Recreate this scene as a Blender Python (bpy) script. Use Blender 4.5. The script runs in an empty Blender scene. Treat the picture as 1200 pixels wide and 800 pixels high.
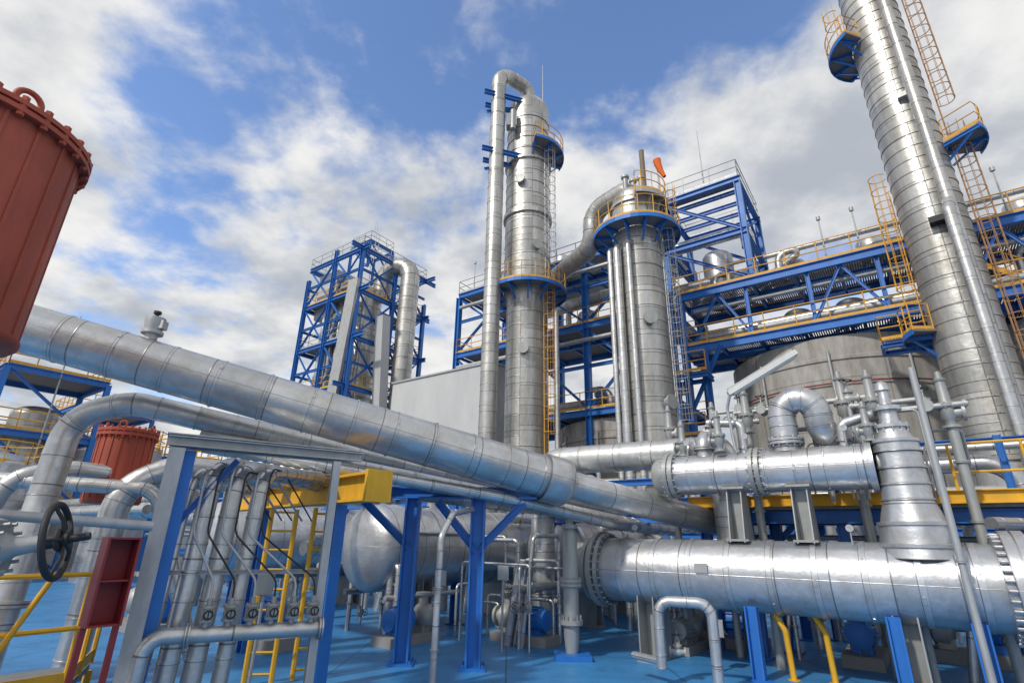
import bpy, math, random
from mathutils import Vector as V3, Matrix
R=random.Random(11)
sc=bpy.context.scene
# ------------------------------------------------------------ camera
H=2.2
th=math.radians(20.5); ro=math.radians(1.04)
r0=V3((1,0,0)); fw=V3((0,math.cos(th),math.sin(th))); u0=V3((0,-math.sin(th),math.cos(th)))
rr=r0*math.cos(ro)+u0*math.sin(ro); uu=u0*math.cos(ro)-r0*math.sin(ro)
cam=bpy.data.cameras.new("camera"); co=bpy.data.objects.new("camera",cam); sc.collection.objects.link(co); sc.camera=co
cam.lens=36*616/1200; cam.clip_end=6000; cam.clip_start=0.05
co.matrix_world=Matrix((( rr.x,uu.x,-fw.x,0),(rr.y,uu.y,-fw.y,0),(rr.z,uu.z,-fw.z,H),(0,0,0,1)))
Z=V3((0,0,1))
Ud=V3((-.807,.59,0)).normalized(); Vd=V3((.59,.807,0)).normalized()
def W(u,v,z=0): return Ud*u+Vd*v+Z*z
def P(x,y,z=0): return V3((x,y,z))
# ------------------------------------------------------------ materials
def nodes(m):
    m.use_nodes=True; nt=m.node_tree; return nt,nt.nodes,nt.links,nt.nodes['Principled BSDF']
def paint(name,col,rough=.45,metal=0.0,dirt=.35,scale=3.0,dirtcol=None,bump=.05):
    m=bpy.data.materials.new(name); nt,N,L,bs=nodes(m)
    tc=N.new('ShaderNodeTexCoord'); mp=N.new('ShaderNodeMapping'); mp.inputs['Scale'].default_value=(1,1,.35); L.new(tc.outputs['Object'],mp.inputs[0])
    n=N.new('ShaderNodeTexNoise'); n.inputs['Scale'].default_value=scale; n.inputs['Detail'].default_value=8; n.inputs['Roughness'].default_value=.65; L.new(mp.outputs[0],n.inputs['Vector'])
    rp=N.new('ShaderNodeValToRGB'); rp.color_ramp.elements[0].position=.35; rp.color_ramp.elements[1].position=.68; L.new(n.outputs[0],rp.inputs[0])
    dc=dirtcol or tuple(c*.5+.012 for c in col)
    mx=N.new('ShaderNodeMix'); mx.data_type='RGBA'; mx.inputs[6].default_value=(*[c*(1-dirt)+d*dirt for c,d in zip(col,dc)],1); mx.inputs[7].default_value=(*col,1)
    L.new(rp.outputs[0],mx.inputs[0]); L.new(mx.outputs[2],bs.inputs['Base Color'])
    mr=N.new('ShaderNodeMapRange'); mr.inputs[3].default_value=min(1,rough+.15); mr.inputs[4].default_value=rough; L.new(n.outputs[0],mr.inputs[0]); L.new(mr.outputs[0],bs.inputs['Roughness'])
    bs.inputs['Metallic'].default_value=metal
    if bump:
        bp=N.new('ShaderNodeBump'); bp.inputs['Strength'].default_value=bump; bp.inputs['Distance'].default_value=.02; L.new(n.outputs[0],bp.inputs['Height']); L.new(bp.outputs[0],bs.inputs['Normal'])
    return m
def clad(name,c1,c2,rough=.33,metal=.8,bw=1.0,rh=9.0,off=0.0,seam=.012,dark=.4,stain=.35,streak=1.0,stcol=(.62,.59,.54),wob=1.0):
    m=bpy.data.materials.new(name); nt,N,L,bs=nodes(m)
    uv=N.new('ShaderNodeUVMap'); br=N.new('ShaderNodeTexBrick'); L.new(uv.outputs[0],br.inputs['Vector'])
    br.offset=off; br.inputs['Scale'].default_value=1; br.inputs['Brick Width'].default_value=bw; br.inputs['Row Height'].default_value=rh
    br.inputs['Mortar Size'].default_value=seam; br.inputs['Mortar Smooth'].default_value=.3; br.inputs['Bias'].default_value=0
    br.inputs['Color1'].default_value=(*c1,1); br.inputs['Color2'].default_value=(*c2,1); br.inputs['Mortar'].default_value=(*[c*dark for c in c1],1)
    tc=N.new('ShaderNodeTexCoord'); mp=N.new('ShaderNodeMapping'); mp.inputs['Scale'].default_value=(1,1,streak); L.new(tc.outputs['Object'],mp.inputs[0])
    n=N.new('ShaderNodeTexNoise'); n.inputs['Scale'].default_value=2.3; n.inputs['Detail'].default_value=12; n.inputs['Roughness'].default_value=.74; L.new(mp.outputs[0],n.inputs['Vector'])
    rp=N.new('ShaderNodeValToRGB'); e=rp.color_ramp.elements; e[0].position=.30; e[0].color=(*[(1-stain)*s/.6 for s in stcol],1); e[1].position=.58; e[1].color=(1,1,1,1); L.new(n.outputs[0],rp.inputs[0])
    mx=N.new('ShaderNodeMix'); mx.data_type='RGBA'; mx.blend_type='MULTIPLY'; mx.inputs[0].default_value=1; L.new(br.outputs[0],mx.inputs[6]); L.new(rp.outputs[0],mx.inputs[7]); L.new(mx.outputs[2],bs.inputs['Base Color'])
    mr=N.new('ShaderNodeMapRange'); mr.inputs[1].default_value=.3; mr.inputs[2].default_value=.7; mr.inputs[3].default_value=rough+.2; mr.inputs[4].default_value=rough-.06; L.new(n.outputs[0],mr.inputs[0]); L.new(mr.outputs[0],bs.inputs['Roughness'])
    bs.inputs['Metallic'].default_value=metal
    n2=N.new('ShaderNodeTexNoise'); n2.inputs['Scale'].default_value=3.2; n2.inputs['Detail'].default_value=3; L.new(tc.outputs['Object'],n2.inputs['Vector'])
    ad=N.new('ShaderNodeMath'); ad.operation='MULTIPLY_ADD'; ad.inputs[1].default_value=-.6; L.new(br.outputs['Fac'],ad.inputs[0])
    m2=N.new('ShaderNodeMath'); m2.operation='MULTIPLY'; m2.inputs[1].default_value=1.6*wob; L.new(n2.outputs[0],m2.inputs[0]); L.new(m2.outputs[0],ad.inputs[2])
    bp=N.new('ShaderNodeBump'); bp.inputs['Strength'].default_value=.3; bp.inputs['Distance'].default_value=.035; L.new(ad.outputs[0],bp.inputs['Height']); L.new(bp.outputs[0],bs.inputs['Normal'])
    return m
SILV=clad("silver_cladding",(.67,.67,.66),(.51,.52,.53),bw=.95,stain=.30,rough=.3)
SILC=clad("column_cladding",(.60,.59,.56),(.42,.42,.405),rough=.34,metal=.68,bw=1.15,rh=2.2,off=.5,seam=.022,streak=.15,stain=.40)
VESS=clad("vessel_cladding",(.61,.62,.64),(.46,.48,.51),rough=.32,metal=.75,bw=.85,rh=20,stain=.32)
GREY=paint("grey_machine_paint",(.42,.43,.42),.42,.35,.6,4)
GALV=paint("galvanised_steel",(.49,.50,.50),.5,.5,.5,6)
BLUE=paint("blue_steel_paint",(.018,.175,.58),.38,0,.5,2.5)
BLUD=paint("deep_blue_paint",(.012,.09,.33),.45,0,.4,2.5)
YELL=paint("yellow_safety_paint",(.80,.43,.018),.45,0,.45,5)
ORAN=paint("orange_yellow_paint",(.78,.40,.045),.5,0,.45,5)
REDP=paint("rusty_red_paint",(.50,.085,.04),.5,0,.7,2.2,(.2,.045,.03))
REDC=paint("dark_red_paint",(.30,.025,.03),.45,0,.5,4)
BLAK=paint("black_rubber",(.02,.02,.022),.55,0,.3,5)
CONC=clad("weathered_tank_shell",(.43,.41,.38),(.36,.345,.32),rough=.7,metal=0,bw=2.4,rh=6,off=.5,seam=.03,dark=.6,stain=.45,streak=.25,wob=.2)
DARK=paint("steel_grating",(.26,.27,.28),.65,.3,.5,8)
CLADB=paint("pale_wall_cladding",(.56,.57,.57),.6,0,.3,.8)
WHIT=paint("white_paint",(.7,.7,.66),.5,0,.3,4)
FLAG=paint("orange_fabric",(.8,.16,.02),.7,0,.2,4)
BRWN=paint("weathered_brown_steel",(.22,.18,.12),.6,0,.4,3)
RUST=paint("faded_rusty_orange_paint",(.50,.27,.12),.6,.1,.6,5)
def floormat():
    m=bpy.data.materials.new("blue_floor_coating"); nt,N,L,bs=nodes(m)
    tc=N.new('ShaderNodeTexCoord'); n=N.new('ShaderNodeTexNoise'); n.inputs['Scale'].default_value=.9; n.inputs['Detail'].default_value=12; n.inputs['Roughness'].default_value=.75; L.new(tc.outputs['Object'],n.inputs['Vector'])
    rp=N.new('ShaderNodeValToRGB'); e=rp.color_ramp.elements; e[0].position=.3; e[0].color=(.04,.13,.26,1); e[1].position=.62; e[1].color=(.06,.27,.58,1); x=e.new(.46); x.color=(.045,.22,.48,1); L.new(n.outputs[0],rp.inputs[0])
    br=N.new('ShaderNodeTexBrick'); L.new(tc.outputs['Object'],br.inputs['Vector']); br.inputs['Scale'].default_value=1; br.inputs['Brick Width'].default_value=3; br.inputs['Row Height'].default_value=3; br.offset=0; br.inputs['Mortar Size'].default_value=.015; br.inputs['Color1'].default_value=(1,1,1,1); br.inputs['Color2'].default_value=(.88,.9,.92,1); br.inputs['Mortar'].default_value=(.4,.4,.4,1)
    mx=N.new('ShaderNodeMix'); mx.data_type='RGBA'; mx.blend_type='MULTIPLY'; mx.inputs[0].default_value=1; L.new(rp.outputs[0],mx.inputs[6]); L.new(br.outputs[0],mx.inputs[7]); L.new(mx.outputs[2],bs.inputs['Base Color'])
    mr=N.new('ShaderNodeMapRange'); mr.inputs[3].default_value=.65; mr.inputs[4].default_value=.25; L.new(n.outputs[0],mr.inputs[0]); L.new(mr.outputs[0],bs.inputs['Roughness'])
    return m
FLOR=floormat()
GRND=paint("concrete_ground",(.30,.29,.28),.8,0,.5,.4)
# ------------------------------------------------------------ mesh builder
def basis(d):
    d=d.normalized(); a=Z if abs(d.z)<.95 else V3((1,0,0))
    x=d.cross(a).normalized(); return x,x.cross(d).normalized()
class B:
    def __init__(s,mat): s.v=[];s.f=[];s.uv=[];s.mi=[];s.mats=[mat];s.cur=0
    def use(s,m):
        if m not in s.mats: s.mats.append(m)
        s.cur=s.mats.index(m); return s
    def face(s,i,uv=None): s.f.append(tuple(i)); s.uv.append(uv or [(0,0)]*len(i)); s.mi.append(s.cur)
    def rings(s,C,X,Y,Rr,T,n,cap=True):
        base=len(s.v)
        for c,x,y,r in zip(C,X,Y,Rr):
            for k in range(n):
                a=2*math.pi*k/n; s.v.append(c+x*(math.cos(a)*r)+y*(math.sin(a)*r))
        for i in range(len(C)-1):
            rm=max(Rr[i],Rr[i+1])
            for k in range(n):
                k2=(k+1)%n; v0=2*math.pi*k/n*rm; v1=2*math.pi*(k+1)/n*rm
                s.face((base+i*n+k,base+i*n+k2,base+(i+1)*n+k2,base+(i+1)*n+k),[(T[i],v0),(T[i],v1),(T[i+1],v1),(T[i+1],v0)])
        if cap:
            if Rr[0]>1e-4: s.face([base+k for k in range(n)][::-1])
            if Rr[-1]>1e-4: s.face([base+(len(C)-1)*n+k for k in range(n)])
    def tube(s,pts,r,n=14,cap=True):
        rs=r if isinstance(r,(list,tuple)) else [r]*len(pts)
        X=[];Y=[];T=[];t=0; px=None
        for i,p in enumerate(pts):
            a=pts[max(0,i-1)]; b=pts[min(len(pts)-1,i+1)]; d=(b-a).normalized()
            if px is None: x,y=basis(d)
            else:
                x=(px-d*px.dot(d)).normalized(); y=x.cross(d).normalized()
            px=x; X.append(x);Y.append(y)
            if i: t+=(p-pts[i-1]).length
            T.append(t)
        s.rings(pts,X,Y,rs,T,n,cap); return s
    def lathe(s,p,ax,prof,n=24,cap=True):
        ax=ax.normalized(); x,y=basis(ax)
        s.rings([p+ax*t for t,_ in prof],[x]*len(prof),[y]*len(prof),[max(r,1e-5) for _,r in prof],[t for t,_ in prof],n,cap); return s
    def box(s,c,ex,ey,ez):
        b=len(s.v)
        for k in (-1,1):
            for j in (-1,1):
                for i in (-1,1): s.v.append(c+ex*i+ey*j+ez*k)
        for q in ((0,2,3,1),(4,5,7,6),(0,1,5,4),(2,6,7,3),(0,4,6,2),(1,3,7,5)): s.face([b+i for i in q],[(0,0),(1,0),(1,1),(0,1)])
        return s
    def prism(s,poly,d):
        b=len(s.v); n=len(poly)
        for p in poly: s.v.append(p)
        for p in poly: s.v.append(p+d)
        for k in range(n): s.face((b+k,b+(k+1)%n,b+n+(k+1)%n,b+n+k))
        s.face([b+k for k in range(n)][::-1]); s.face([b+n+k for k in range(n)]); return s
    def beam(s,p0,p1,w,h=None,kind='I',side=None):
        h=h or w; d=p1-p0; dn=d.normalized()
        up=Z if abs(dn.z)<.9 else (side or Ud)
        x=dn.cross(up).normalized(); y=x.cross(dn).normalized()
        t=.13*w
        if kind=='I': q=[(-w/2,-h/2),(w/2,-h/2),(w/2,-h/2+t),(t/2,-h/2+t),(t/2,h/2-t),(w/2,h/2-t),(w/2,h/2),(-w/2,h/2),(-w/2,h/2-t),(-t/2,h/2-t),(-t/2,-h/2+t),(-w/2,-h/2+t)]
        elif kind=='C': q=[(-w/2,-h/2),(w/2,-h/2),(w/2,-h/2+t),(-w/2+t,-h/2+t),(-w/2+t,h/2-t),(w/2,h/2-t),(w/2,h/2),(-w/2,h/2)]
        else: q=[(-w/2,-h/2),(w/2,-h/2),(w/2,h/2),(-w/2,h/2)]
        return s.prism([p0+x*a+y*b for a,b in q],d)
    def torus(s,c,ax,Rb,r,n=28,m=8):
        x,y=basis(ax); an=ax.normalized(); base=len(s.v)
        for k in range(n):
            rd=x*math.cos(2*math.pi*k/n)+y*math.sin(2*math.pi*k/n)
            for j in range(m):
                a=2*math.pi*j/m; s.v.append(c+rd*(Rb+math.cos(a)*r)+an*(math.sin(a)*r))
        for k in range(n):
            for j in range(m):
                s.face((base+k*m+j,base+k*m+(j+1)%m,base+((k+1)%n)*m+(j+1)%m,base+((k+1)%n)*m+j))
        return s
OFF={}
def meta(o,label,cat,group,kind):
    if label: o["label"]=label
    if cat: o["category"]=cat
    if group: o["group"]=group
    if kind: o["kind"]=kind
def mk(b,name,parent=None,label=None,cat=None,group=None,kind=None,loc=None,sharp=50):
    if parent is not None: off=OFF[parent.name]
    elif loc is not None: off=loc
    else:
        xs=[v.x for v in b.v];ys=[v.y for v in b.v];off=V3(((min(xs)+max(xs))/2,(min(ys)+max(ys))/2,min(v.z for v in b.v)))
    me=bpy.data.meshes.new(name); me.from_pydata([v-off for v in b.v],[],b.f)
    ul=me.uv_layers.new(name="UVMap"); flat=[]
    for q in b.uv:
        for a in q: flat.extend(a)
    ul.data.foreach_set("uv",flat)
    for m in b.mats: me.materials.append(m)
    me.polygons.foreach_set("material_index",b.mi)
    me.polygons.foreach_set("use_smooth",[True]*len(b.f)); me.update()
    me.set_sharp_from_angle(angle=math.radians(sharp))
    o=bpy.data.objects.new(name,me); sc.collection.objects.link(o)
    if parent is not None: o.parent=parent; OFF[o.name]=off
    else: o.location=off; OFF[o.name]=off
    meta(o,label,cat,group,kind); return o
def thing(name,loc,label,cat,group=None):
    o=bpy.data.objects.new(name,None); o.empty_display_size=.3; sc.collection.objects.link(o); o.location=loc; OFF[o.name]=V3(loc); meta(o,label,cat,group,None); return o
def fillet(pts,Rf,seg=8):
    out=[pts[0]]
    for i in range(1,len(pts)-1):
        a,p,c=pts[i-1],pts[i],pts[i+1]; d0=(a-p); d1=(c-p); l0=d0.length; l1=d1.length; d0.normalize(); d1.normalize()
        ang=math.pi-d0.angle(d1)
        if ang<.02: out.append(p); continue
        t=min(Rf*math.tan(ang/2),l0*.49,l1*.49); w=math.cos(ang/2)
        A=p+d0*t; C=p+d1*t
        for k in range(seg+1):
            s=k/seg; den=(1-s)**2+2*w*s*(1-s)+s*s
            out.append((A*(1-s)**2+p*(2*w*s*(1-s))+C*s*s)/den)
    out.append(pts[-1]); return out
def walk(path,s):
    for i in range(len(path)-1):
        l=(path[i+1]-path[i]).length
        if s<=l and l>1e-6: d=(path[i+1]-path[i])/l; return path[i]+d*s,d
        s-=l
    d=(path[-1]-path[-2]).normalized(); return path[-1],d
def plen(path): return sum((path[i+1]-path[i]).length for i in range(len(path)-1))
def flange(b,p,d,r,k=1.4,t=.05,bolts=0):
    b.lathe(p-d*(t*1.1),d,[(0,r),(0,r*k),(t,r*k),(t,r)],24,False)
    b.lathe(p+d*(t*.1),d,[(0,r),(0,r*k),(t,r*k),(t,r)],24,False)
    if bolts:
        x,y=basis(d)
        for i in range(bolts):
            a=2*math.pi*i/bolts; q=p+(x*math.cos(a)+y*math.sin(a))*(r*(1+(k-1)*.6)); b.lathe(q-d*(t*1.7),d,[(0,.3*t),(t*3.4,.3*t)],6)
def pipe(pts,r,mat=None,label="silver insulated pipe running between plant equipment",name="pipe",cat="pipe",Rf=None,bands=1.0,fl=(),n=18,group=None,parent=None,k=1.4,bolts=0,endfl=False,seg=8):
    mat=mat or SILV
    path=fillet([V3(p) for p in pts],Rf or 3*r,seg); b=B(mat); b.tube(path,r,n); Lt=plen(path)
    if bands:
        s=bands*.5
        while s<Lt-.05:
            p,d=walk(path,s); b.lathe(p-d*.02,d,[(0,r),(.003,r*1.03+.003),(.032,r*1.03+.003),(.035,r)],n,False); s+=bands
    for f in fl:
        p,d=walk(path,f if f>=0 else Lt+f); flange(b,p,d,r,k,max(.02,min(.07,r*.22)),bolts)
    if endfl:
        for f in (.05,Lt-.05):
            p,d=walk(path,f); flange(b,p,d,r,k,max(.02,min(.07,r*.22)),bolts)
    return mk(b,name,parent,None if parent is not None else label,None if parent is not None else cat,group)
def handrail(b,pts,h=1.1,closed=False,step=1.3,r=.025,toe=True):
    if closed: pts=pts+[pts[0]]
    for hh in (h,h*.52): b.tube([p+Z*hh for p in pts],r,6)
    for i in range(len(pts)-1):
        l=(pts[i+1]-pts[i]).length; n=max(1,round(l/step)) if l>step*.6 else 1
        for k in range(n):
            q=pts[i].lerp(pts[i+1],k/n)
            if l<=step*.6 and i%2: continue
            b.lathe(q,Z,[(0,r),(h,r)],6)
        if toe:
            d=(pts[i+1]-pts[i])
            if d.length>1e-3: b.beam(pts[i]+Z*.09,pts[i+1]+Z*.09,.012,.14,'R')
    b.lathe(pts[-1],Z,[(0,r),(h,r)],6)
def ring_platform(parent,c,z,rin,rout,a0,a1,steel=BLUE,railm=ORAN,hr=1.1,brk=3):
    n=max(6,int((a1-a0)/10)); b=B(steel); A=[math.radians(a0+(a1-a0)*i/n) for i in range(n+1)]
    full=(a1-a0)>=359
    def q(a,r,zz): return P(c.x+math.cos(a)*r,c.y+math.sin(a)*r,zz)
    for i in range(n):
        b.use(DARK).prism([q(A[i],rin,z-.06),q(A[i],rout-.05,z-.06),q(A[i+1],rout-.05,z-.06),q(A[i+1],rin,z-.06)],Z*.06)
        b.use(steel).prism([q(A[i],rout-.05,z-.2),q(A[i],rout,z-.2),q(A[i+1],rout,z-.2),q(A[i+1],rout-.05,z-.2)],Z*.22)
        if i%brk==0:
            a=A[i]; d=V3((math.cos(a),math.sin(a),0))
            b.beam(q(a,rin,z-.16),q(a,rout-.06,z-.16),.1,.16,'I'); b.beam(q(a,rin,z-.95),q(a,rout-.3,z-.25),.08,.08,'I')
    pl=mk(b,"platform",parent)
    h=B(railm); pts=[q(a,rout-.05,z) for a in A]
    if full: handrail(h,pts[:-1],hr,True,1.2)
    else: handrail(h,[q(A[0],rin+.1,z)]+pts+[q(A[-1],rin+.1,z)],hr,False,1.2)
    mk(h,"handrail",pl); return pl
def ladder(parent,p,out,z0,z1,mat=ORAN,cage=True,w=.2,rr_=.028):
    out=out.normalized(); sd=V3((-out.y,out.x,0)); b=B(mat)
    for s in (-1,1): b.lathe(P(p.x,p.y,z0)+sd*w*s,Z,[(0,rr_),(z1-z0,rr_)],6)
    z=z0+.15
    while z<z1: b.tube([P(p.x,p.y,z)-sd*w,P(p.x,p.y,z)+sd*w],rr_*.5,5); z+=.3
    la=mk(b,"ladder",parent)
    if cage:
        c=B(mat); rc=.36; A=[math.radians(-140+280*i/12) for i in range(13)]
        f=lambda a,z: P(p.x,p.y,z)+out*(.26+rc*math.cos(a))+sd*(rc*math.sin(a))
        z=z0+2.2
        while z<z1+1.0: c.tube([f(a,z) for a in A],.02,5); z+=.7
        for i in (1,3,5,6,7,9,11): c.tube([f(A[i],z0+2.2),f(A[i],z1+1.0)],.012,5)
        mk(c,"safety_cage",la)
    return la
def shell(parent,c,prof,mat=SILC,rings=(),n=48,name="shell"):
    b=B(mat); b.lathe(P(c.x,c.y,0),Z,prof,n)
    for z,r in rings: b.lathe(P(c.x,c.y,z),Z,[(0,r-.01),(.008,r+.024),(.05,r+.024),(.058,r-.01)],n,False)
    return mk(b,name,parent)
def head(z,r,h): return [(z+h*math.sin(a),r*math.cos(a)) for a in [math.pi/2*i/7 for i in range(8)]]
def dish(t,r,h,sgn): return [(t+sgn*h*math.sin(a),r*math.cos(a)) for a in [math.pi/2*i/7 for i in range(8)]]
# ------------------------------------------------------------ valves
def gate_valve(pos,axis,up,s,mat=GREY,wheel=BLAK,label="grey gate valve with round handwheel on pipework",group=None):
    axis=axis.normalized(); up=up.normalized(); t=thing("gate_valve",pos,label,"valve",group)
    b=B(mat); b.lathe(pos-axis*s,axis,[(0,.62*s),(.16*s,.62*s),(.16*s,.34*s),(.5*s,.36*s),(.75*s,.5*s),(1.25*s,.5*s),(1.5*s,.36*s),(1.84*s,.34*s),(1.84*s,.62*s),(2*s,.62*s)],20)
    b.lathe(pos,up,[(0,.42*s),(.6*s,.40*s),(.62*s,.58*s),(.85*s,.58*s),(.85*s,.3*s),(1.1*s,.2*s)],16)
    mk(b,"valve_body",t)
    y=B(mat)
    for q in (-1,1): y.tube([pos+up*(.85*s)+axis*(.28*s*q),pos+up*(1.3*s)+axis*(.25*s*q),pos+up*(1.75*s)+axis*(.1*s*q)],.07*s,6)
    y.lathe(pos+up*(.9*s),up,[(0,.07*s),(1.5*s,.06*s)],8); y.lathe(pos+up*1.7*s,up,[(0,.16*s),(.15*s,.16*s)],10); mk(y,"yoke",t)
    w=B(wheel); c=pos+up*(1.95*s); w.torus(c,up,.62*s,.055*s,24,6); a,bb=basis(up)
    for k in range(4):
        an=k*math.pi/2+.4; w.tube([c,c+(a*math.cos(an)+bb*math.sin(an))*.62*s],.035*s,5)
    w.lathe(c-up*.08*s,up,[(0,.12*s),(.16*s,.12*s)],8); mk(w,"handwheel",t); return t
def relief_valve(pos,s,mat=GREY,label="grey spring relief valve standing on pipework",group="relief valves on the exchanger piping"):
    t=thing("relief_valve",pos,label,"valve",group); b=B(mat)
    b.lathe(pos,Z,[(0,.36*s),(.12*s,.36*s),(.12*s,.2*s),(.35*s,.22*s),(.5*s,.34*s),(.95*s,.34*s),(1.0*s,.45*s),(1.15*s,.45*s),(1.15*s,.25*s)],18)
    d=(Ud*R.choice((-1,1))); b.lathe(pos+Z*.7*s,d,[(0,.26*s),(.5*s,.26*s),(.5*s,.42*s),(.63*s,.42*s)],16)
    for k in range(8):
        a=k*math.pi/4; b.lathe(pos+Z*.92*s+V3((math.cos(a),math.sin(a),0))*.4*s,Z,[(0,.035*s),(.3*s,.035*s)],6)
    mk(b,"valve_body",t)
    c=B(mat); c.lathe(pos+Z*1.15*s,Z,[(0,.3*s),(.2*s,.24*s),(1.1*s,.2*s),(1.15*s,.26*s),(1.25*s,.26*s),(1.3*s,.16*s),(1.6*s,.13*s),(1.68*s,0)],16); mk(c,"spring_bonnet",t); return t
def pump(pos,d,s,mat=BLUE,label="blue electric pump set on a concrete plinth"):
    if mat is GREY: label="grey electric pump set on a concrete plinth"
    d=d.normalized(); x=d.cross(Z).normalized(); t=thing("pump",pos,label,"pump","pumps on the blue floor")
    b=B(GRND); b.box(pos+Z*.12*s,d*.95*s,x*.38*s,Z*.12*s); mk(b,"plinth",t)
    m=B(mat); c=pos+Z*.62*s
    m.lathe(c-d*.8*s,d,[(0,.15*s),(.03*s,.27*s),(.2*s,.29*s),(.8*s,.29*s),(.85*s,.2*s),(.95*s,.1*s)],20)
    for k in range(12):
        a=2*math.pi*k/12; r=x*math.cos(a)+Z*math.sin(a); m.box(c-d*.3*s+r*.31*s,d*.27*s,r*.03*s,d.cross(r)*.008*s)
    m.box(c-d*.35*s-Z*.3*s,d*.25*s,x*.22*s,Z*.08*s); mk(m,"motor",t)
    k=B(GREY); k.lathe(c+d*.1*s,d,[(0,.06*s),(.2*s,.06*s),(.22*s,.2*s),(.35*s,.34*s),(.6*s,.34*s),(.65*s,.18*s),(.8*s,.18*s),(.8*s,.27*s),(.88*s,.27*s)],20)
    k.lathe(c+d*.55*s,Z,[(0,.14*s),(.55*s,.14*s),(.55*s,.24*s),(.62*s,.24*s)],16); k.box(c+d*.5*s-Z*.3*s,d*.15*s,x*.2*s,Z*.1*s); mk(k,"pump_casing",t); return t
def gauge(p,d,s=.06):
    t=thing("pressure_gauge",p,"small round pressure gauge with white dial on a thin stem","gauge","pressure gauges"); d=d.normalized()
    b=B(GALV); b.lathe(p,Z,[(0,.012),(.2,.012)],8); c=p+Z*(.2+s); b.lathe(c-d*.02,d,[(0,s*.9),(0,s),(.045,s),(.045,s*.9)],18); mk(b,"case",t)
    b=B(WHIT); b.lathe(c+d*.018,d,[(0,s*.88),(.004,s*.88)],18); b.use(BLAK); x,y=basis(d); b.beam(c+d*.024-x*s*.1,c+d*.024+(x*.7+y*.6)*s*.7,.006,.004,'R'); mk(b,"dial",t)
def junction(p,d,s=.12):
    d=d.normalized(); x=d.cross(Z); t=thing("junction_box",p,"grey metal junction box with conduit on a stand","junction box","junction boxes"); b=B(GREY)
    b.box(p,x*s,d*s*.5,Z*s*1.2); mk(b,"enclosure",t); b=B(GREY); b.box(p-d*(s*.5+.012),x*s*.92,d*.01,Z*s*1.1); mk(b,"cover",t)
    b=B(GALV); b.lathe(P(p.x,p.y,0),Z,[(0,.025),(p.z-s*1.2,.025)],8); mk(b,"conduit",t)
# ------------------------------------------------------------ ground
b=B(GRND); b.box(P(0,900,-.05),V3((2500,0,0)),V3((0,2500,0)),Z*.05); mk(b,"ground",kind="structure",loc=P(0,0,0))
b=B(FLOR); q=[W(-14,-6,.004),W(34,-6,.004),W(34,28,.004),W(-14,28,.004)]; b.v+=q; b.face((0,3,2,1)); mk(b,"painted_floor",kind="structure",loc=P(0,0,.004))
# ------------------------------------------------------------ BIG PIPE and companions
bp0=P(-10.0,6.3,5.60); bp1=P(.95,10.92,3.3); bd=(bp1-bp0).normalized()
t=thing("overhead_pipeline",P(-2,9.5,3.2),"large silver insulated pipeline sloping down above blue trestles","pipe")
pa=bp0-bd*3; rad=lambda f: .34+.08*f
b=B(SILV); b.tube([pa.lerp(bp1,i/28) for i in range(29)],[rad(i/28) for i in range(29)],48)
for i in range(20):
    f=(i+.6)/20.2; p=pa.lerp(bp1,f); r=rad(f); b.lathe(p-bd*.02,bd,[(0,r),(.003,r+.009),(.037,r+.009),(.04,r)],48,False)
    x,y=basis(bd)
    for k in range(3): a=2*math.pi*k/3+i; b.box(p+(x*math.cos(a)+y*math.sin(a))*(r+.012),bd*.015,(x*-math.sin(a)+y*math.cos(a))*.035,(x*math.cos(a)+y*math.sin(a))*.007)
mk(b,"insulated_pipe",t)
b=B(SILV); b.lathe(bp1-bd*.35,bd,[(0,.42),(0,.47),(.5,.47),(.55,.44),(.58,.32),(.7,.29)],48)
e=P(4.7,12.75,2.62); b.tube(fillet([bp1+bd*.3,bp1+bd*.8,e,W(3.6,17,2.6)],.8),.28,32); mk(b,"reduced_pipe",t)
pipe([P(-9.5,3.0,.2),P(-7.05,8.5,.2)],.1,GREY,name="pipe",label="small grey pipe lying along the floor edge")
pipe([P(-7.15,8.3,-.0),P(-7.15,8.5,3.95),P(-6.3,8.6,4.2),P(-.7,12,3.35),P(3.7,14.5,2.75),W(5.5,18,2.6)],.2,SILV,"silver pipe rising from the floor and bending overhead",Rf=.7,bands=.6,n=28,fl=(1.2,))
pipe([P(-6.9,9.6,0),P(-6.75,9.5,2.9),P(-6.2,9.9,3.3),P(-2.5,12.2,3.2),P(2,14.6,2.9)],.22,SILV,"silver pipe with wide elbow behind the pipe frame",Rf=.8,bands=.6,n=28)
pipe([P(-5.4,9.2,3.75),P(-.3,11.2,3.0),P(2.6,12.6,2.55),W(6,17,2.5)],.16,SILV,"thin silver pipe sloping below the large pipeline",bands=.7)
pipe([P(-4.9,8.5,3.5),P(-.2,10.6,2.95),P(2.2,11.9,2.55),W(5.5,16,2.5)],.11,SILV,"thin silver pipe sloping below the large pipeline",bands=.7)
pipe([P(-8.6,8.8,1.0),P(-8.2,8.9,3.0),P(-7.6,9.4,3.2),P(-5.6,11.4,3.1),P(-3,15,3.0)],.14,SILV,"silver pipe rising beside the red drum",bands=.6,Rf=.5)
pipe([P(-10,8.4,3.0),P(-6.2,9.6,2.9),P(-5.2,10.2,0)],.12,SILV,"silver pipe crossing behind the upright pipes",bands=.6,Rf=.4)
fv=.5; vp=pa.lerp(bp1,fv)+Z*rad(fv)
t=thing("vent_valve",vp,"small dark vent valve on top of the large pipeline","valve"); b=B(GALV)
b.lathe(vp,Z,[(0,.09),(.1,.09),(.1,.16),(.15,.16),(.15,.12),(.3,.15),(.38,.15),(.4,.08)],16); b.box(vp+Z*.26+V3((.12,0,0)),V3((.06,0,0)),V3((0,.07,0)),Z*.07); mk(b,"valve_body",t)
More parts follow.
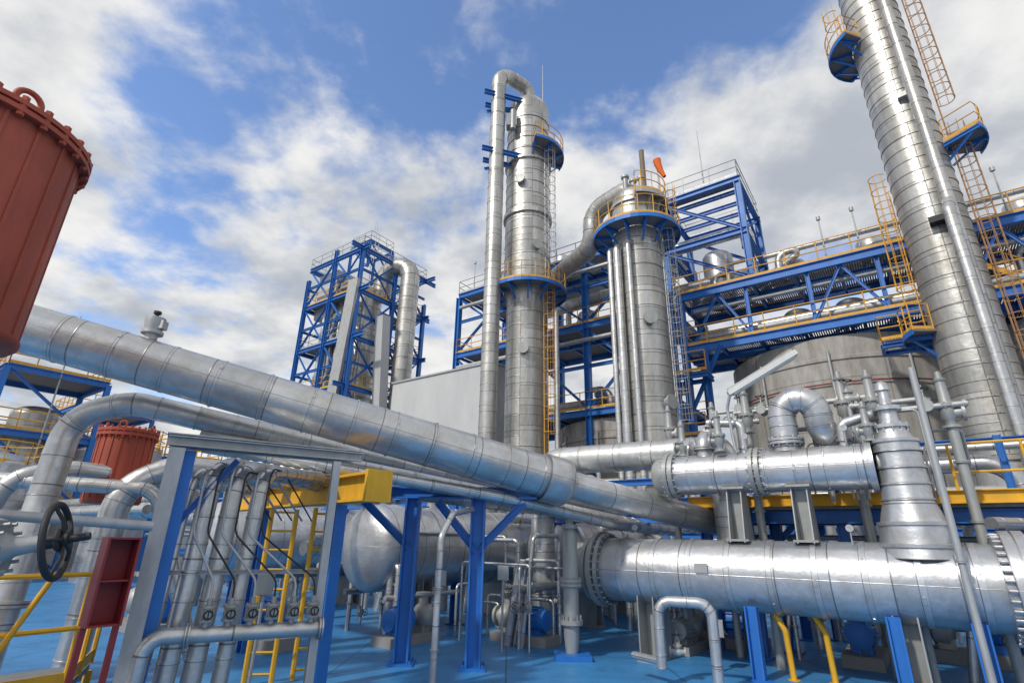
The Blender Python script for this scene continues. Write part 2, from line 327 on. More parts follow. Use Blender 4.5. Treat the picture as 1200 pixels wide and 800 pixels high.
b=B(BLAK); b.lathe(vp+Z*.4,Z,[(0,.03),(.06,.03),(.06,.06),(.1,.06)],10); mk(b,"actuator_cap",t)
# ------------------------------------------------------------ trestles (blue)
def post(parent,x,y,z,w=.3,side=None):
    b=B(BLUE); b.beam(P(x,y,.03),P(x,y,z),w,w,'I',side); mk(b,"post",parent)
    b=B(BLUE); b.box(P(x,y,.02),V3((w*.85,0,0)),V3((0,w*.85,0)),Z*.02)
    b.box(P(x,y,.12),V3((w*.5,0,0)),V3((0,.012,0)),Z*.1)
    for i in(-1,1):
        for j in(-1,1): b.lathe(P(x+i*w*.65,y+j*w*.65,.04),Z,[(0,.025),(.05,.025)],6)
    mk(b,"base_plate",parent)
t=thing("pipe_trestle",P(-1.25,11,0),"blue steel trestle with angled knee braces under the pipeline","pipe support")
post(t,-1.93,11.12,2.92,.28,V3((1,0,0))); post(t,-.6,10.85,2.92,.28,V3((1,0,0)))
for a,c in (((-1.95,11.12,2.0),(-2.95,11.2,2.86)),((-.6,10.85,1.95),(-1.42,11.0,2.86)),((-.6,10.85,1.95),(.3,10.75,2.86))):
    b=B(BLUE); b.beam(P(*a),P(*c),.14,.14,'I'); mk(b,"knee_brace",t)
b=B(BLUE); b.beam(P(-3.2,11.25,3.03),P(.55,10.72,3.03),.22,.22,'I'); mk(b,"cross_beam",t)
b=B(BLUE); b.beam(P(-.6,10.98,3.03),P(1.2,13.4,3.0),.2,.2,'I'); mk(b,"cross_beam",t)
def portal(p0,p1,z,w=.25,mat=BLUE,label="blue steel portal frame carrying process pipes",knee=True,mid=None):
    t=thing("pipe_support",(p0+p1)/2,label,"pipe support","blue pipe supports")
    d=(p1-p0).normalized()
    for p in (p0,p1):
        b=B(mat); b.beam(P(p.x,p.y,0),P(p.x,p.y,z),w,w,'I',d); b.box(P(p.x,p.y,.02),d*w*.8,d.cross(Z)*w*.8,Z*.02); mk(b,"post",t)
    b=B(mat); b.beam(p0-d*.4+Z*(z+w/2+.004),p1+d*.4+Z*(z+w/2+.004),w,w,'I'); mk(b,"cross_beam",t)
    if mid: b=B(mat); b.beam(p0+Z*mid,p1+Z*mid,w*.8,w*.8,'I'); mk(b,"cross_beam",t)
    if knee:
        for p,s in((p0,1),(p1,-1)):
            b=B(mat); b.beam(p+Z*(z-.7),p+d*s*.7+Z*z,w*.5,w*.5,'I'); mk(b,"knee_brace",t)
    return t
for (a,c,z,m) in (((8,13),(3,13),2.6,1.5),((10.5,10.2),(14,10.2),2.9,None),((9,16.5),(2,16.5),3.2,1.8),((16,12),(10.5,12),3.4,2.0),((17,16),(10,16),3.6,2),((2.6,14),(-3.5,14),2.9,None),((2.6,16),(-4,16),3.0,1.6),((12,20),(4,20),4.2,2.4),((24,14),(18,14),3.4,None),((22,9),(16.5,9),3.0,1.6),((3,21),(-5,21),5,2.6),((22,20),(14,20),4.4,2)):
    portal(W(*a),W(*c),z,.24,BLUE,mid=m)
# ------------------------------------------------------------ left galvanised frame with valves manifold
fa=P(-4.06,6.5); fb=P(-2.42,7.5); fd=(fb-fa).normalized(); fn=V3((-fd.y,fd.x,0))
t=thing("galvanised_support_frame",(fa+fb)/2,"galvanised and blue steel frame holding upright pipes","support frame")
for p,m,w in ((fa,GALV,.17),(fb,GALV,.10),(fa+fn*.18+fd*.14,BLUE,.14),(fa+fn*1.1,BLUE,.13)):
    b=B(m); b.beam(P(p.x,p.y,0),P(p.x,p.y,3.16),w,w,'C',fn); b.box(P(p.x,p.y,.015),fd*.15,fn*.15,Z*.015); mk(b,"post",t)
for p,q,z,m in ((fa-fd*.12,fb+fd*.35,3.25,GALV),(fa-fd*.1+fn*.35,fb+fd*.3+fn*.35,3.26,GALV),(fa+fn*.1,fa+fn*1.05,3.08,BLUE)):
    b=B(m); b.beam(P(p.x,p.y,z),P(q.x,q.y,z),.10,.12,'C'); mk(b,"top_beam",t)
b=B(GALV); m0=(fa+fb)/2+fd*.1+fn*.17; b.box(P(m0.x,m0.y,3.33),fd*1.2,fn*.22,Z*.008); mk(b,"cover_plate",t)
b=B(BLUE); b.beam(P(fa.x,fa.y,2.2)+fn*.22+fd*.1,P(fa.x,fa.y,3.1)+fn*.22+fd*.7,.08,.08,'C'); mk(b,"brace",t)
b=B(GALV); b.beam(P(fa.x,fa.y,1.75)+fn*.28+fd*.1,P(fb.x,fb.y,1.75)+fn*.1,.05,.05,'C'); mk(b,"clamp_bar",t)
ma=P(-3.72,6.62,1.12); mb=P(-2.32,7.36,1.12); md=(mb-ma).normalized()
t=thing("valve_manifold",P(-3,7,.5),"silver manifold pipe with a row of small bolted valves","manifold")
b=B(SILV); b.tube(fillet([P(ma.x-.25,ma.y-.1,0),P(ma.x-.22,ma.y-.1,1.12),ma+md*.3,mb],.2),.085,20); flange(b,mb,md,.085,1.5,.025); flange(b,ma+md*.15,md,.085,1.5,.025); mk(b,"header_pipe",t)
for i in range(6):
    p=ma.lerp(mb,.2+.145*i); b=B(GREY)
    b.lathe(p+Z*.07,Z,[(0,.035),(.06,.035),(.06,.08),(.085,.08),(.085,.06),(.2,.06),(.2,.08),(.225,.08),(.225,.03),(.3,.03)],14)
    for k in range(6):
        a=k*math.pi/3; b.lathe(p+Z*.12+V3((math.cos(a),math.sin(a),0))*.066,Z,[(0,.01),(.19,.01)],6)
    fnn=-fn; b.lathe(p+Z*.21,fnn,[(0,.055),(.1,.055),(.1,.035),(.13,.03)],12); mk(b,"valve",t)
    c=B(BLAK); q=p+Z*.21+fnn*.14; c.torus(q,fnn,.045,.009,16,6); c.tube([q-Z*.045,q+Z*.045],.006,5); mk(c,"handwheel",t)
for i in range(6):
    p=ma.lerp(mb,.2+.145*i); top=fa+fd*(.36+.15*i)+fn*.10; zt=2.96+.03*(i%3)
    pipe([p+Z*.36,p+Z*.55+fn*.04,P(top.x,top.y,2.2),P(top.x,top.y,zt),P(top.x,top.y,zt+.02)+fn*.6+fd*.25,P(top.x,top.y,2.4)+fn*1.4+fd*.9],.011 if i%2 else .015,BLAK if i%2 else GALV,"thin tube rising from a manifold valve and bending back",name="tubing",cat="tube",bands=0,Rf=.2,n=10,group="tubes on the valve manifold")
for i,(s,r,bk) in enumerate(((.22,.115,.40),(.50,.115,.40),(.80,.095,.36),(.0,.05,.3))):
    p=fa+fd*(.25+s)+fn*(.34+.04*(i%2)); pipe([P(p.x,p.y,0)-fd*.1,P(p.x,p.y,3.05-.03*i),P(p.x,p.y,3.1)+fn*1.4+fd*1.0,P(p.x,p.y,2.95)+fn*4+fd*3.2],r,SILV,"thick silver upright pipe bending over inside the frame",Rf=bk,bands=.32,n=28,group="upright pipes in the frame",seg=12)
# ------------------------------------------------------------ yellow beam, ladder
t=thing("lifting_beam",P(-4,10.7,2.8),"yellow steel runway beam carried by blue posts","beam"); b=B(YELL); b.beam(P(-2.05,8.4,2.92),P(-6.6,13.4,2.92),.3,.44,'I'); mk(b,"beam",t)
b=B(YELL); b.box(P(-2.02,8.37,2.92),V3((.16,.14,0)),V3((.03,-.035,0)),Z*.24); mk(b,"end_plate",t)
for (x,y) in ((-2.9,9.4),(-5.2,11.9)):
    b=B(BLUE); b.beam(P(x,y,0),P(x,y,2.68),.2,.2,'I'); mk(b,"post",t)
def free_ladder(p,out,z1,mat=YELL,label="yellow steel ladder fixed beside the pipe supports",cage=False):
    t=thing("access_ladder",p,label,"ladder"); ladder(t,p,out,0,z1,mat,cage,.2,.04); return t
free_ladder(P(-3.25,9.9),V3((.2,-1,0)),2.65); free_ladder(P(-3.85,9.5),V3((.2,-1,0)),2.6)
# ------------------------------------------------------------ red drums
def drum(c,z0,z1,r,label,lugs=4,seed=0):
    t=thing("red_drum",P(c.x,c.y,0),label,"drum","ribbed red drums"); b=B(REDP)
    b.lathe(P(c.x,c.y,z0),Z,[(0,r*.3),(.01,r*.98),(.05,r*1.03),(.09,r*1.03),(.09,r),(z1-z0-.1,r)],56)
    for k in range(20):
        a=2*math.pi*k/20+.1; d=V3((math.cos(a),math.sin(a),0)); b.box(P(c.x,c.y,(z0+z1)/2)+d*r,d*.012,V3((-d.y,d.x,0))*.016,Z*((z1-z0)/2-.1))
    mk(b,"drum_shell",t)
    b=B(REDP); b.lathe(P(c.x,c.y,z1-.14),Z,[(0,r),(0,r*1.1),(.05,r*1.1),(.05,r*1.06),(.08,r*1.06),(.08,r*1.1),(.13,r*1.1),(.13,r*.8),(.2,r*.5),(.22,0)],56)
    for k in range(28):
        a=2*math.pi*k/28; b.lathe(P(c.x+math.cos(a)*r*1.06,c.y+math.sin(a)*r*1.06,z1-.18),Z,[(0,.02*r/.5),(.22,.02*r/.5)],6)
    mk(b,"lid",t)
    for k in range(lugs):
        b=B(REDP); a=2*math.pi*k/lugs+seed; d=V3((math.cos(a),math.sin(a),0)); q=P(c.x,c.y,z1+.12*r/.8)+d*r*.85; b.torus(q,d,.1*r/.8,.028*r/.8,20,8); mk(b,"lifting_lug",t)
    b=B(REDP); b.lathe(P(c.x,c.y,0),Z,[(0,r*.5),(.04,r*.5),(.04,r*.14),(z0,r*.14)],20); mk(b,"stem",t)
drum(P(-5.63,4.42),3.85,6.12,.87,"large rusty red ribbed drum with bolted lid and lifting lugs",4,-.35)
drum(P(-7.3,10.1),2.65,4.0,.45,"smaller rusty red ribbed drum standing above pipework",4,.3)
# ------------------------------------------------------------ big handwheel valve, left
hw=P(-3.6,4.5,2.12); ax=V3((1,.38,.2)).normalized()
t=thing("large_gate_valve",hw-ax*.6-Z*.3,"chunky grey valve with a big black handwheel","valve")
b=B(GREY); o=hw-ax*.56; k_=.62
b.lathe(o,ax,[(-.7*k_,.2*k_),(-.7*k_,.34*k_),(-.58*k_,.34*k_),(-.58*k_,.2*k_),(-.2*k_,.22*k_),(0,.32*k_),(.2*k_,.32*k_),(.24*k_,.22*k_),(.28*k_,.33*k_),(.37*k_,.33*k_),(.37*k_,.2*k_),(.5*k_,.12*k_),(.8*k_,.08*k_)],24)
b.lathe(o,Z*-1,[(0,.24*k_),(.4*k_,.22*k_),(.4*k_,.36*k_),(.5*k_,.36*k_),(.52*k_,.36*k_),(.6*k_,.36*k_),(.6*k_,.17*k_),(1.8,.17*k_)],24); b.lathe(o,Z,[(0,.24*k_),(.32*k_,.2*k_),(.32*k_,.32*k_),(.4*k_,.32*k_),(.46*k_,.1*k_)],20)
for k in range(10):
    x,y=basis(ax); a=k*.628; b.lathe(o+ax*.2*k_+(x*math.cos(a)+y*math.sin(a))*.29*k_,ax,[(0,.016),(.16,.016)],6)
    b.lathe(o-Z*.36*k_+V3((math.cos(a),math.sin(a),0))*.31*k_,Z*-1,[(0,.014),(.19,.014)],6)
mk(b,"valve_body",t)
b=B(BLAK); b.torus(hw,ax,.28,.026,40,8); x,y=basis(ax); b.torus(hw+ax*.02,ax,.07,.022,16,6)
for k in range(5):
    a=k*math.pi*.4; d=x*math.cos(a)+y*math.sin(a); b.tube([hw+ax*.05,hw+d*.15+ax*.05,hw+d*.28],.015,6)
b.lathe(hw-ax*.12,ax,[(0,.055),(.2,.055),(.2,.03),(.34,.03)],12); mk(b,"handwheel",t)
pipe([P(-6,3.4,2.4),P(-4.6,4.6,2.33),P(-3.5,5.5,2.25)],.045,GALV,"thin grey pipe passing behind the handwheel",bands=0,n=12,fl=(.8,2.0))
pipe([P(-6,3.6,1.95),P(-4.4,4.9,1.9),P(-4.4,5.2,0)],.07,GALV,"grey pipe turning down beside the large valve",bands=0,n=14,fl=(.9,))
pipe([P(-6.5,4.2,1.3),P(-4.9,5.4,1.25),P(-4.9,5.4,0)],.11,SILV,"silver pipe turning down at the floor edge",bands=.5,n=18,fl=(.9,))
t=thing("hose_cabinet",P(-4.08,6.0,0),"dark red open steel cabinet on two legs","cabinet"); cd=V3((.75,-.66,0)).normalized(); cs=V3((.66,.75,0))
c=P(-4.12,6.02,1.72); b=B(REDC)
b.box(c-cs*.14,cs*.012,cd*.13,Z*.42); b.box(c+cs*.14,cs*.012,cd*.13,Z*.42); b.box(c-cd*.12,cs*.128,cd*.01,Z*.42); b.box(c+Z*.41,cs*.127,cd*.12,Z*.01); b.box(c-Z*.41,cs*.127,cd*.12,Z*.01); b.box(c,cs*.127,cd*.1,Z*.008); mk(b,"cabinet_body",t)
for s in(-1,1): b=B(REDC); b.beam(P(c.x,c.y,0)+cs*.14*s,P(c.x,c.y,1.29)+cs*.14*s,.05,.05,'R'); mk(b,"leg",t)
b=B(REDC); b.beam(P(c.x,c.y,.7)-cs*.14,P(c.x,c.y,.7)+cs*.14,.04,.04,'R'); mk(b,"cross_bar",t)
t=thing("access_platform",P(-5.6,6.2,0),"yellow railed access platform beside the valves","platform")
q=[P(-6.9,5.6,.65),P(-5.2,5.5,.65),P(-4.6,6.4,.65),P(-5.2,7.6,.65)]
b=B(DARK); b.prism([p-Z*.08 for p in q],Z*.08); mk(b,"deck",t)
b=B(YELL); handrail(b,q,1.1,False,.8,.028); b.tube([P(-5.15,5.45,0),P(-4.75,6.05,1.75)],.03,8); mk(b,"handrail",t)
for p in q: b=B(YELL); b.beam(P(p.x,p.y,0),p-Z*.08,.07,.07,'R'); mk(b,"leg",t)
# ------------------------------------------------------------ vessels (horizontal)
def hvessel(p0,p1,r,label,mat=VESS,bands=.9,left='dish',right='dish',saddles=(.2,.8),sm=GREY,noz=(),name="horizontal_vessel",h=.45,zb=0,bwid=.04,bh=.008):
    d=(p1-p0); Lh=d.length; dn=d.normalized(); t=thing(name,P((p0.x+p1.x)/2,(p0.y+p1.y)/2,zb),label,"pressure vessel")
    prof=[]
    if left=='dish': prof+=list(reversed(dish(0,r,r*h,-1)))
    elif left=='flat': prof+=[(-.1,r*1.16),(0,r*1.16),(0,r)]
    else: prof+=[(0,r)]
    prof+=[(Lh,r)]
    if right=='dish': prof+=dish(Lh,r,r*h,1)
    elif right=='flat': prof+=[(Lh,r*1.16),(Lh+.1,r*1.16)]
    b=B(mat); b.lathe(p0,dn,prof,56)
    s=bands*.6; x,y=basis(dn)
    while s<Lh-bwid:
        b.lathe(p0+dn*(s-bwid/2),dn,[(0,r),(.003,r+bh),(bwid-.003,r+bh),(bwid,r)],56,False)
        for a in (.5,2.2,4.0): rd=x*math.cos(a+s)+y*math.sin(a+s); b.box(p0+dn*s+rd*(r+bh+.004),dn*.014,dn.cross(rd)*.05,rd*.008)
        s+=bands
    mk(b,"shell",t)
    sd=dn.cross(Z).normalized()
    for f in saddles:
        c=p0+dn*(Lh*f); b=B(sm); w=r*.75
        for e in(-1,1):
            b.box(P(c.x,c.y,(zb+c.z-r*.5)/2)+dn*.16*e,dn*.012,sd*w*.9,Z*((c.z-r*.5-zb)/2))
        b.box(P(c.x,c.y,(zb+c.z-r*.6)/2),dn*.148,sd*.012,Z*((c.z-r*.6-zb)/2)); b.box(P(c.x,c.y,zb+.02),dn*.22,sd*w,Z*.02)
        mk(b,"saddle",t)
    for f,hh,rn in noz:
        c=p0+dn*(Lh*f); b=B(mat); b.lathe(c+Z*(r*.9),Z,[(0,rn),(hh,rn),(hh,rn*1.6),(hh+.1,rn*1.6),(hh+.1,rn*.5)],20); mk(b,"nozzle",t)
    return t
hvessel(P(-3.35,13.9,1.95),P(.6,19.3,1.95),1.02,"silver horizontal drum with domed end behind blue posts",noz=((.3,.3,.15),(.6,.3,.15)))
hvessel(P(1.35,15.4,1.9),P(4.5,19.7,1.9),.95,"silver horizontal drum with domed end among pipes",noz=((.3,.3,.15),))
hvessel(P(-8.5,16.5,2.0),P(-5,21,2.0),1.1,"pale horizontal tank behind the pipe frame")
zb=1.62
t=hvessel(W(5.55,11.43,zb),W(-.9,11.43,zb),.62,"large silver heat exchanger with bolted flanges on grey saddles",left='flat',right='flat',saddles=(.14,.80),bands=.72,name="heat_exchanger",bwid=.10,bh=.02)
b=B(GREY); b.lathe(W(5.7,11.43,zb),Ud,[(0,.76),(.1,.76),(.1,.56),(.16,.56),(.2,.66),(.28,.66),(.28,.52),(.72,.52)]+[(.72+.16*math.sin(a),.52*math.cos(a)) for a in [math.pi/2*i/6 for i in range(7)]],48)
for k in range(28):
    a=2*math.pi*k/28; q=W(5.65,11.43,zb)+(Vd*math.cos(a)+Z*math.sin(a))*.70; b.lathe(q-Ud*.14,Ud,[(0,.02),(.32,.02)],6)
mk(b,"end_cover",t)
b=B(VESS); b.lathe(W(-1.0,11.43,zb),-Ud,[(0,.64),(0,.82),(.13,.82),(.13,.78),(.16,.78),(.16,.82),(.29,.82),(.29,.66),(1.8,.66)]+dish(1.8,.66,.3,1),56)
for k in range(36):
    a=2*math.pi*k/36; q=W(-.9,11.43,zb)+(Vd*math.cos(a)+Z*math.sin(a))*.755; b.lathe(q,-Ud,[(0,.024),(.42,.024)],6)
mk(b,"channel_cover",t)
b=B(GALV); q=W(3.4,11.43,zb)-Vd*.64; b.box(q+Z*.12,Ud*.12,Vd*.012,Z*.08); mk(b,"name_plate",t)
# straight riser with wide collar
t=thing("riser_stack",W(-.05,11.43,2.2),"tall silver insulated riser with wide collar on the exchanger","riser")
b=B(VESS); rc=W(.0,11.43,0); b.lathe(rc+Z*2.0,Z,[(0,.60),(.16,.56),(.17,.59),(.22,.59),(.23,.53),(.50,.49),(.51,.52),(.56,.52),(.57,.46),(.72,.42),(.9,.36),(1.85,.345),(1.87,.375),(1.92,.375),(1.93,.31),(2.09,.24),(2.13,.24),(2.13,.28),(2.19,.28),(2.19,.16),(2.45,.14),(2.45,.22),(2.52,.22),(2.52,.1),(2.8,.08),(2.82,.12),(2.95,.1),(3.0,.03)],40)
for z in (2.9,3.15,3.42,3.7): b.lathe(rc+Z*z,Z,[(0,.355),(.003,.38),(.04,.38),(.043,.355)],40,False)
for k in range(12):
    a=k*math.pi/6; b.lathe(rc+Z*4.05+V3((math.cos(a),math.sin(a),0))*.255,Z,[(0,.014),(.17,.014)],6)
mk(b,"insulated_shell",t)
zc=3.52
t=hvessel(W(3.9,11.5,zc),W(.45,11.5,zc),.40,"slim silver exchanger stacked on grey stands with valves above",left='none',right='flat',saddles=(),bands=.5,name="heat_exchanger",zb=zc-.4)
b=B(GREY); b.lathe(W(3.9,11.5,zc),Ud,[(0,.40),(0,.47),(.09,.47),(.09,.43),(.12,.43),(.12,.47),(.2,.47),(.2,.36),(.42,.36),(.5,.3),(.56,0)],36)
for k in range(20):
    a=2*math.pi*k/20; b.lathe(W(3.85,11.5,zc)+(Vd*math.cos(a)+Z*math.sin(a))*.44,Ud,[(0,.014),(.3,.014)],6)
mk(b,"channel_cover",t)
b=B(GREY); b.lathe(W(.3,11.5,zc),-Ud,[(0,.3),(.1,.3),(.2,.16),(.5,.16)],24); mk(b,"outlet_cone",t)
b=B(GREY); b.lathe(W(2.2,11.5,zc),Ud,[(0,.4),(.005,.47),(.08,.47),(.085,.42),(.11,.42),(.115,.47),(.19,.47),(.195,.4)],36,False)
for k in range(20):
    a=2*math.pi*k/20; b.lathe(W(2.15,11.5,zc)+(Vd*math.cos(a)+Z*math.sin(a))*.44,Ud,[(0,.014),(.29,.014)],6)
mk(b,"girth_flange",t)
for u in (2.75,1.6):
    t=thing("equipment_stand",W(u,11.45,2.2),"grey tapered steel stand between two exchangers","stand","stands between stacked exchangers")
    c=W(u,11.45,0)
    for e in (-.14,.12): b=B(GREY); b.prism([c+Z*2.2-Vd*.38+Ud*e,c+Z*3.22-Vd*.22+Ud*e,c+Z*3.22+Vd*.22+Ud*e,c+Z*2.2+Vd*.38+Ud*e],Ud*.02); mk(b,"side_plate",t)
    b=B(GREY); b.box(c+Z*2.7,Ud*.118,Vd*.015,Z*.5); b.box(c+Z*3.2,Ud*.2,Vd*.3,Z*.02); b.box(c+Z*2.24,Ud*.2,Vd*.38,Z*.02); mk(b,"web_plate",t)
pipe([W(1.72,11.5,3.85),W(1.72,11.5,4.86),W(1.1,11.5,4.86),W(1.1,11.6,4.2),W(.7,12.2,4.05)],.25,VESS,"fat silver segmented return bend rising from the exchanger",Rf=.31,bands=.2,n=32,fl=(.2,),k=1.3,bolts=14,seg=4)
pipe([W(3.3,11.5,3.8),W(3.3,11.5,4.3),W(3.3,13.5,4.35),W(3.3,13.5,0)],.16,VESS,"silver pipe leaving the top of the exchanger",bands=.4,fl=(.25,),Rf=.4)
pipe([W(2.5,11.5,3.8),W(2.5,11.5,4.5),W(3.2,11.6,4.6)],.08,VESS,"short silver branch with an elbow on the exchanger",bands=0,fl=(.2,-.1),Rf=.15)
pipe([W(.75,11.5,3.8),W(.75,11.5,4.3),W(.2,11.6,4.45),W(.0,12.2,4.5)],.09,VESS,"short silver branch with an elbow on the exchanger",bands=0,fl=(.2,-.1),Rf=.15)
pipe([W(7.9,12.1,3.2),W(7.6,12.1,4.12),W(3.6,12.2,4.1),W(3.2,12.6,4.1),W(3.2,12.6,1)],.34,SILV,"wide silver insulated pipe with an elbow turning down",Rf=.75,bands=.55,n=32)
pipe([W(7.75,12.1,0),W(7.75,12.1,3.3)],.3,SILV,"wide silver insulated riser pipe",bands=.6,n=26)
for u,v,z,s in ((3.75,11.5,3.92,.28),(2.9,11.2,3.92,.30),(2.5,12.1,4.4,.36),(.7,12.6,4.5,.40),(.2,12.0,4.4,.36),(3.4,12.8,4.4,.34),(4.4,12.6,4.4,.34),(-.9,12.3,4.2,.38),(.35,11.3,3.92,.26)):
    relief_valve(W(u,v,z),s)
    if z>3.95: pipe([W(u,v,z),W(u,v,0)],s*.22,GREY,"grey upright pipe carrying a relief valve",bands=0,n=12,group="upright pipes under relief valves",fl=(.6,1.6))
for u,v,z,s in ((.6,12.6,5.0,.2),(2.2,12.3,4.9,.16),(.0,12.4,4.8,.18),(3.0,12.9,4.8,.17),(-.6,12.2,4.6,.18),(2.7,12.5,5.0,.15)):
    gate_valve(W(u,v,z),Ud if R.random()<.5 else Vd,R.choice((Z,Vd*-1,Z)),s,group="gate valves above the exchanger")
    pipe([W(u-.6,v,z),W(u+.6,v,z)],s*.3,GALV,"short horizontal pipe through a gate valve",bands=0,n=12,endfl=True,group="small pipes above the exchanger")
    pipe([W(u+.6,v,z),W(u+.6,v,3.0)],s*.25,GALV,"thin drop pipe beside the exchanger valves",bands=0,n=10,group="small pipes above the exchanger")
for i in range(9):
    u=R.uniform(-1.0,4.4); v=R.uniform(11.9,13); z=R.uniform(3.9,4.7); du=R.choice((-.5,.5,.8,-.8)); r=R.choice((.015,.02,.03,.05))
    pipe([W(u,v,3.0),W(u,v,z),W(u+du,v,z),W(u+du,v+.2,z-R.uniform(.3,1.5))],r,R.choice((GALV,GREY,SILV)),"small bore pipe looping above the exchanger",bands=0,n=8,Rf=.1,group="small bore pipes above the exchanger")
for u,v,z in ((3.6,11.3,3.9),(2.4,11.2,3.92),(.7,11.2,3.92),(4.8,11.1,2.2),(.9,11.1,2.2)): gauge(W(u,v,z),-Vd)
for x,y,z in ((-1.4,12.0,1.4),(3.9,11.0,.7),(-3.6,8.6,1.5),(-.1,12.4,1.5)): junction(P(x,y,z),P(x,y,0))
# yellow + blue beams behind C
t=thing("service_platform",W(0,13.6,0),"blue steel platform with yellow edge beam behind exchangers","platform")
for v,z,m in ((12.9,3.05,YELL),(13.2,2.72,BLUE),(14.6,2.72,BLUE)):
    b=B(m); b.beam(W(4.2,v,z),W(-5,v,z),.16,.24,'I'); mk(b,"edge_beam",t)
b=B(DARK); b.box(W(-.4,13.8,2.9),Ud*4.6,Vd*.85,Z*.03); mk(b,"deck",t)
b=B(YELL); handrail(b,[W(-.8,13.1,2.93),W(-5,13.1,2.93)],1.1,False,1.1); mk(b,"handrail",t)
for u in (4,1.2,-1.6,-4.6):
    b=B(BLUE); b.beam(W(u,13.4,0),W(u,13.4,2.6),.22,.22,'I'); mk(b,"post",t)
    b=B(BLUE); b.beam(W(u,13.5,2.95),W(u,13.5,4.2 if u<0 else 3.6),.12,.12,'I'); mk(b,"stub_post",t)
t=thing("light_fitting",W(2.3,11.2,3.9),"pale elongated light fitting on a curved grey pole","lamp")
l0=P(4.42,10.5,5.02); l1=P(5.8,10.0,5.84); ld=(l1-l0).normalized(); lx=ld.cross(Z).normalized(); ly=lx.cross(ld)
b=B(WHIT); b.box((l0+l1)/2,ld*.78,lx*.12,ly*.05); b.use(GALV); b.box((l0+l1)/2+ly*.06,ld*.74,lx*.08,ly*.03); mk(b,"lamp_housing",t)
b=B(WHIT); b.box((l0+l1)/2-ly*.065,ld*.70,lx*.09,ly*.015); mk(b,"diffuser",t)
b=B(GALV); b.tube(fillet([W(2.6,11.2,3.92),l0-Z*.25-lx*.1,l0+ld*.1],.25),.03,10); mk(b,"pole",t)
pipe([P(6.6,8.25,0),P(6.6,8.25,4.95)],.05,GALV,"slim grey upright conduit pole beside the exchanger",name="conduit_pole",cat="pole",bands=0,n=12,fl=(2,),k=1.5)
pipe([P(7.5,8.6,2.55),P(12,10.5,2.6)],.09,VESS,"silver pipe leaving toward the tall column",bands=.5)
for (x,y) in ((6.05,9.2),(6.9,8.6),(4.3,10.3)):
    t=thing("support_post",P(x,y,0),"thick blue painted support post on the floor","post","blue support posts"); b=B(BLUE); b.beam(P(x,y,.04),P(x,y,1.15),.2,.2,'I'); mk(b,"shaft",t); b=B(BLUE); b.box(P(x,y,.02),V3((.18,0,0)),V3((0,.18,0)),Z*.02); mk(b,"base_plate",t)
t=thing("vertical_filter",P(1.3,11.9,0),"grey upright filter vessel with bolted flanges","filter vessel")
b=B(GREY); b.lathe(P(1.3,11.9,.1),Z,[(0,.12),(.25,.15),(.5,.16),(.5,.23),(.58,.23),(.58,.16),(1.2,.16),(1.2,.23),(1.25,.23),(1.25,.2),(1.28,.2),(1.28,.23),(1.33,.23),(1.33,.16),(2.2,.15),(2.3,.1),(2.32,.17),(2.4,.17),(2.4,.09),(2.7,.07),(2.72,0)],28)
for z in (.48,1.17):
    for k in range(12): a=k*math.pi/6; b.lathe(P(1.3,11.9,.1+z)+V3((math.cos(a),math.sin(a),0))*.2,Z,[(0,.012),(.2,.012)],6)
mk(b,"vessel_body",t)
b=B(BLUE); b.box(P(1.3,11.9,.05),V3((.35,0,0)),V3((0,.35,0)),Z*.05); mk(b,"base",t)
pipe([P(2.55,9.9,.25),P(2.55,9.9,1.25),P(3.35,9.6,1.25),P(3.35,9.6,-.02)],.085,VESS,"silver pipe loop rising from the floor",Rf=.22,bands=.4,n=20)
pipe([P(2.2,10.4,.35),P(2.55,9.9,.35)],.06,VESS,"short silver pipe joining the floor loop",bands=0,n=14)
gate_valve(P(2.9,10.15,.45),V3((1,-.3,0)),Z,.13)
pipe([P(-1.15,9.6,0),P(-1.15,9.6,2.2),P(-1.0,9.9,2.6),P(-.7,10.5,2.7)],.055,VESS,"slim grey pipe climbing beside the trestle",bands=.8,n=12,fl=(.5,1.4))
for x,y,d,s in ((-5.2,12.5,Ud,1.0),(-2.2,13.2,Vd,.8),(.4,13.5,Ud,.8),(3.9,12.9,Vd,.7),(5.0,13.5,Ud,.9),(7.2,12.0,Vd,.9),(-8.5,14,Ud,1.0),(9.5,12,Ud,1.0)):
    pump(P(x,y,0),d,s,BLUE if s>.75 else GREY)
for x,y in ((4.95,10.45),(5.55,10.25)):
    b=B(YELL); b.tube(fillet([P(x,y,0),P(x-.03,y,.75),P(x-.12,y+.12,1.0)],.15),.05,12); b.lathe(P(x,y,0),Z,[(0,.1),(.015,.1)],12); mk(b,"guard_post",None,"yellow painted guard post under the exchanger","guard post","yellow guard posts")
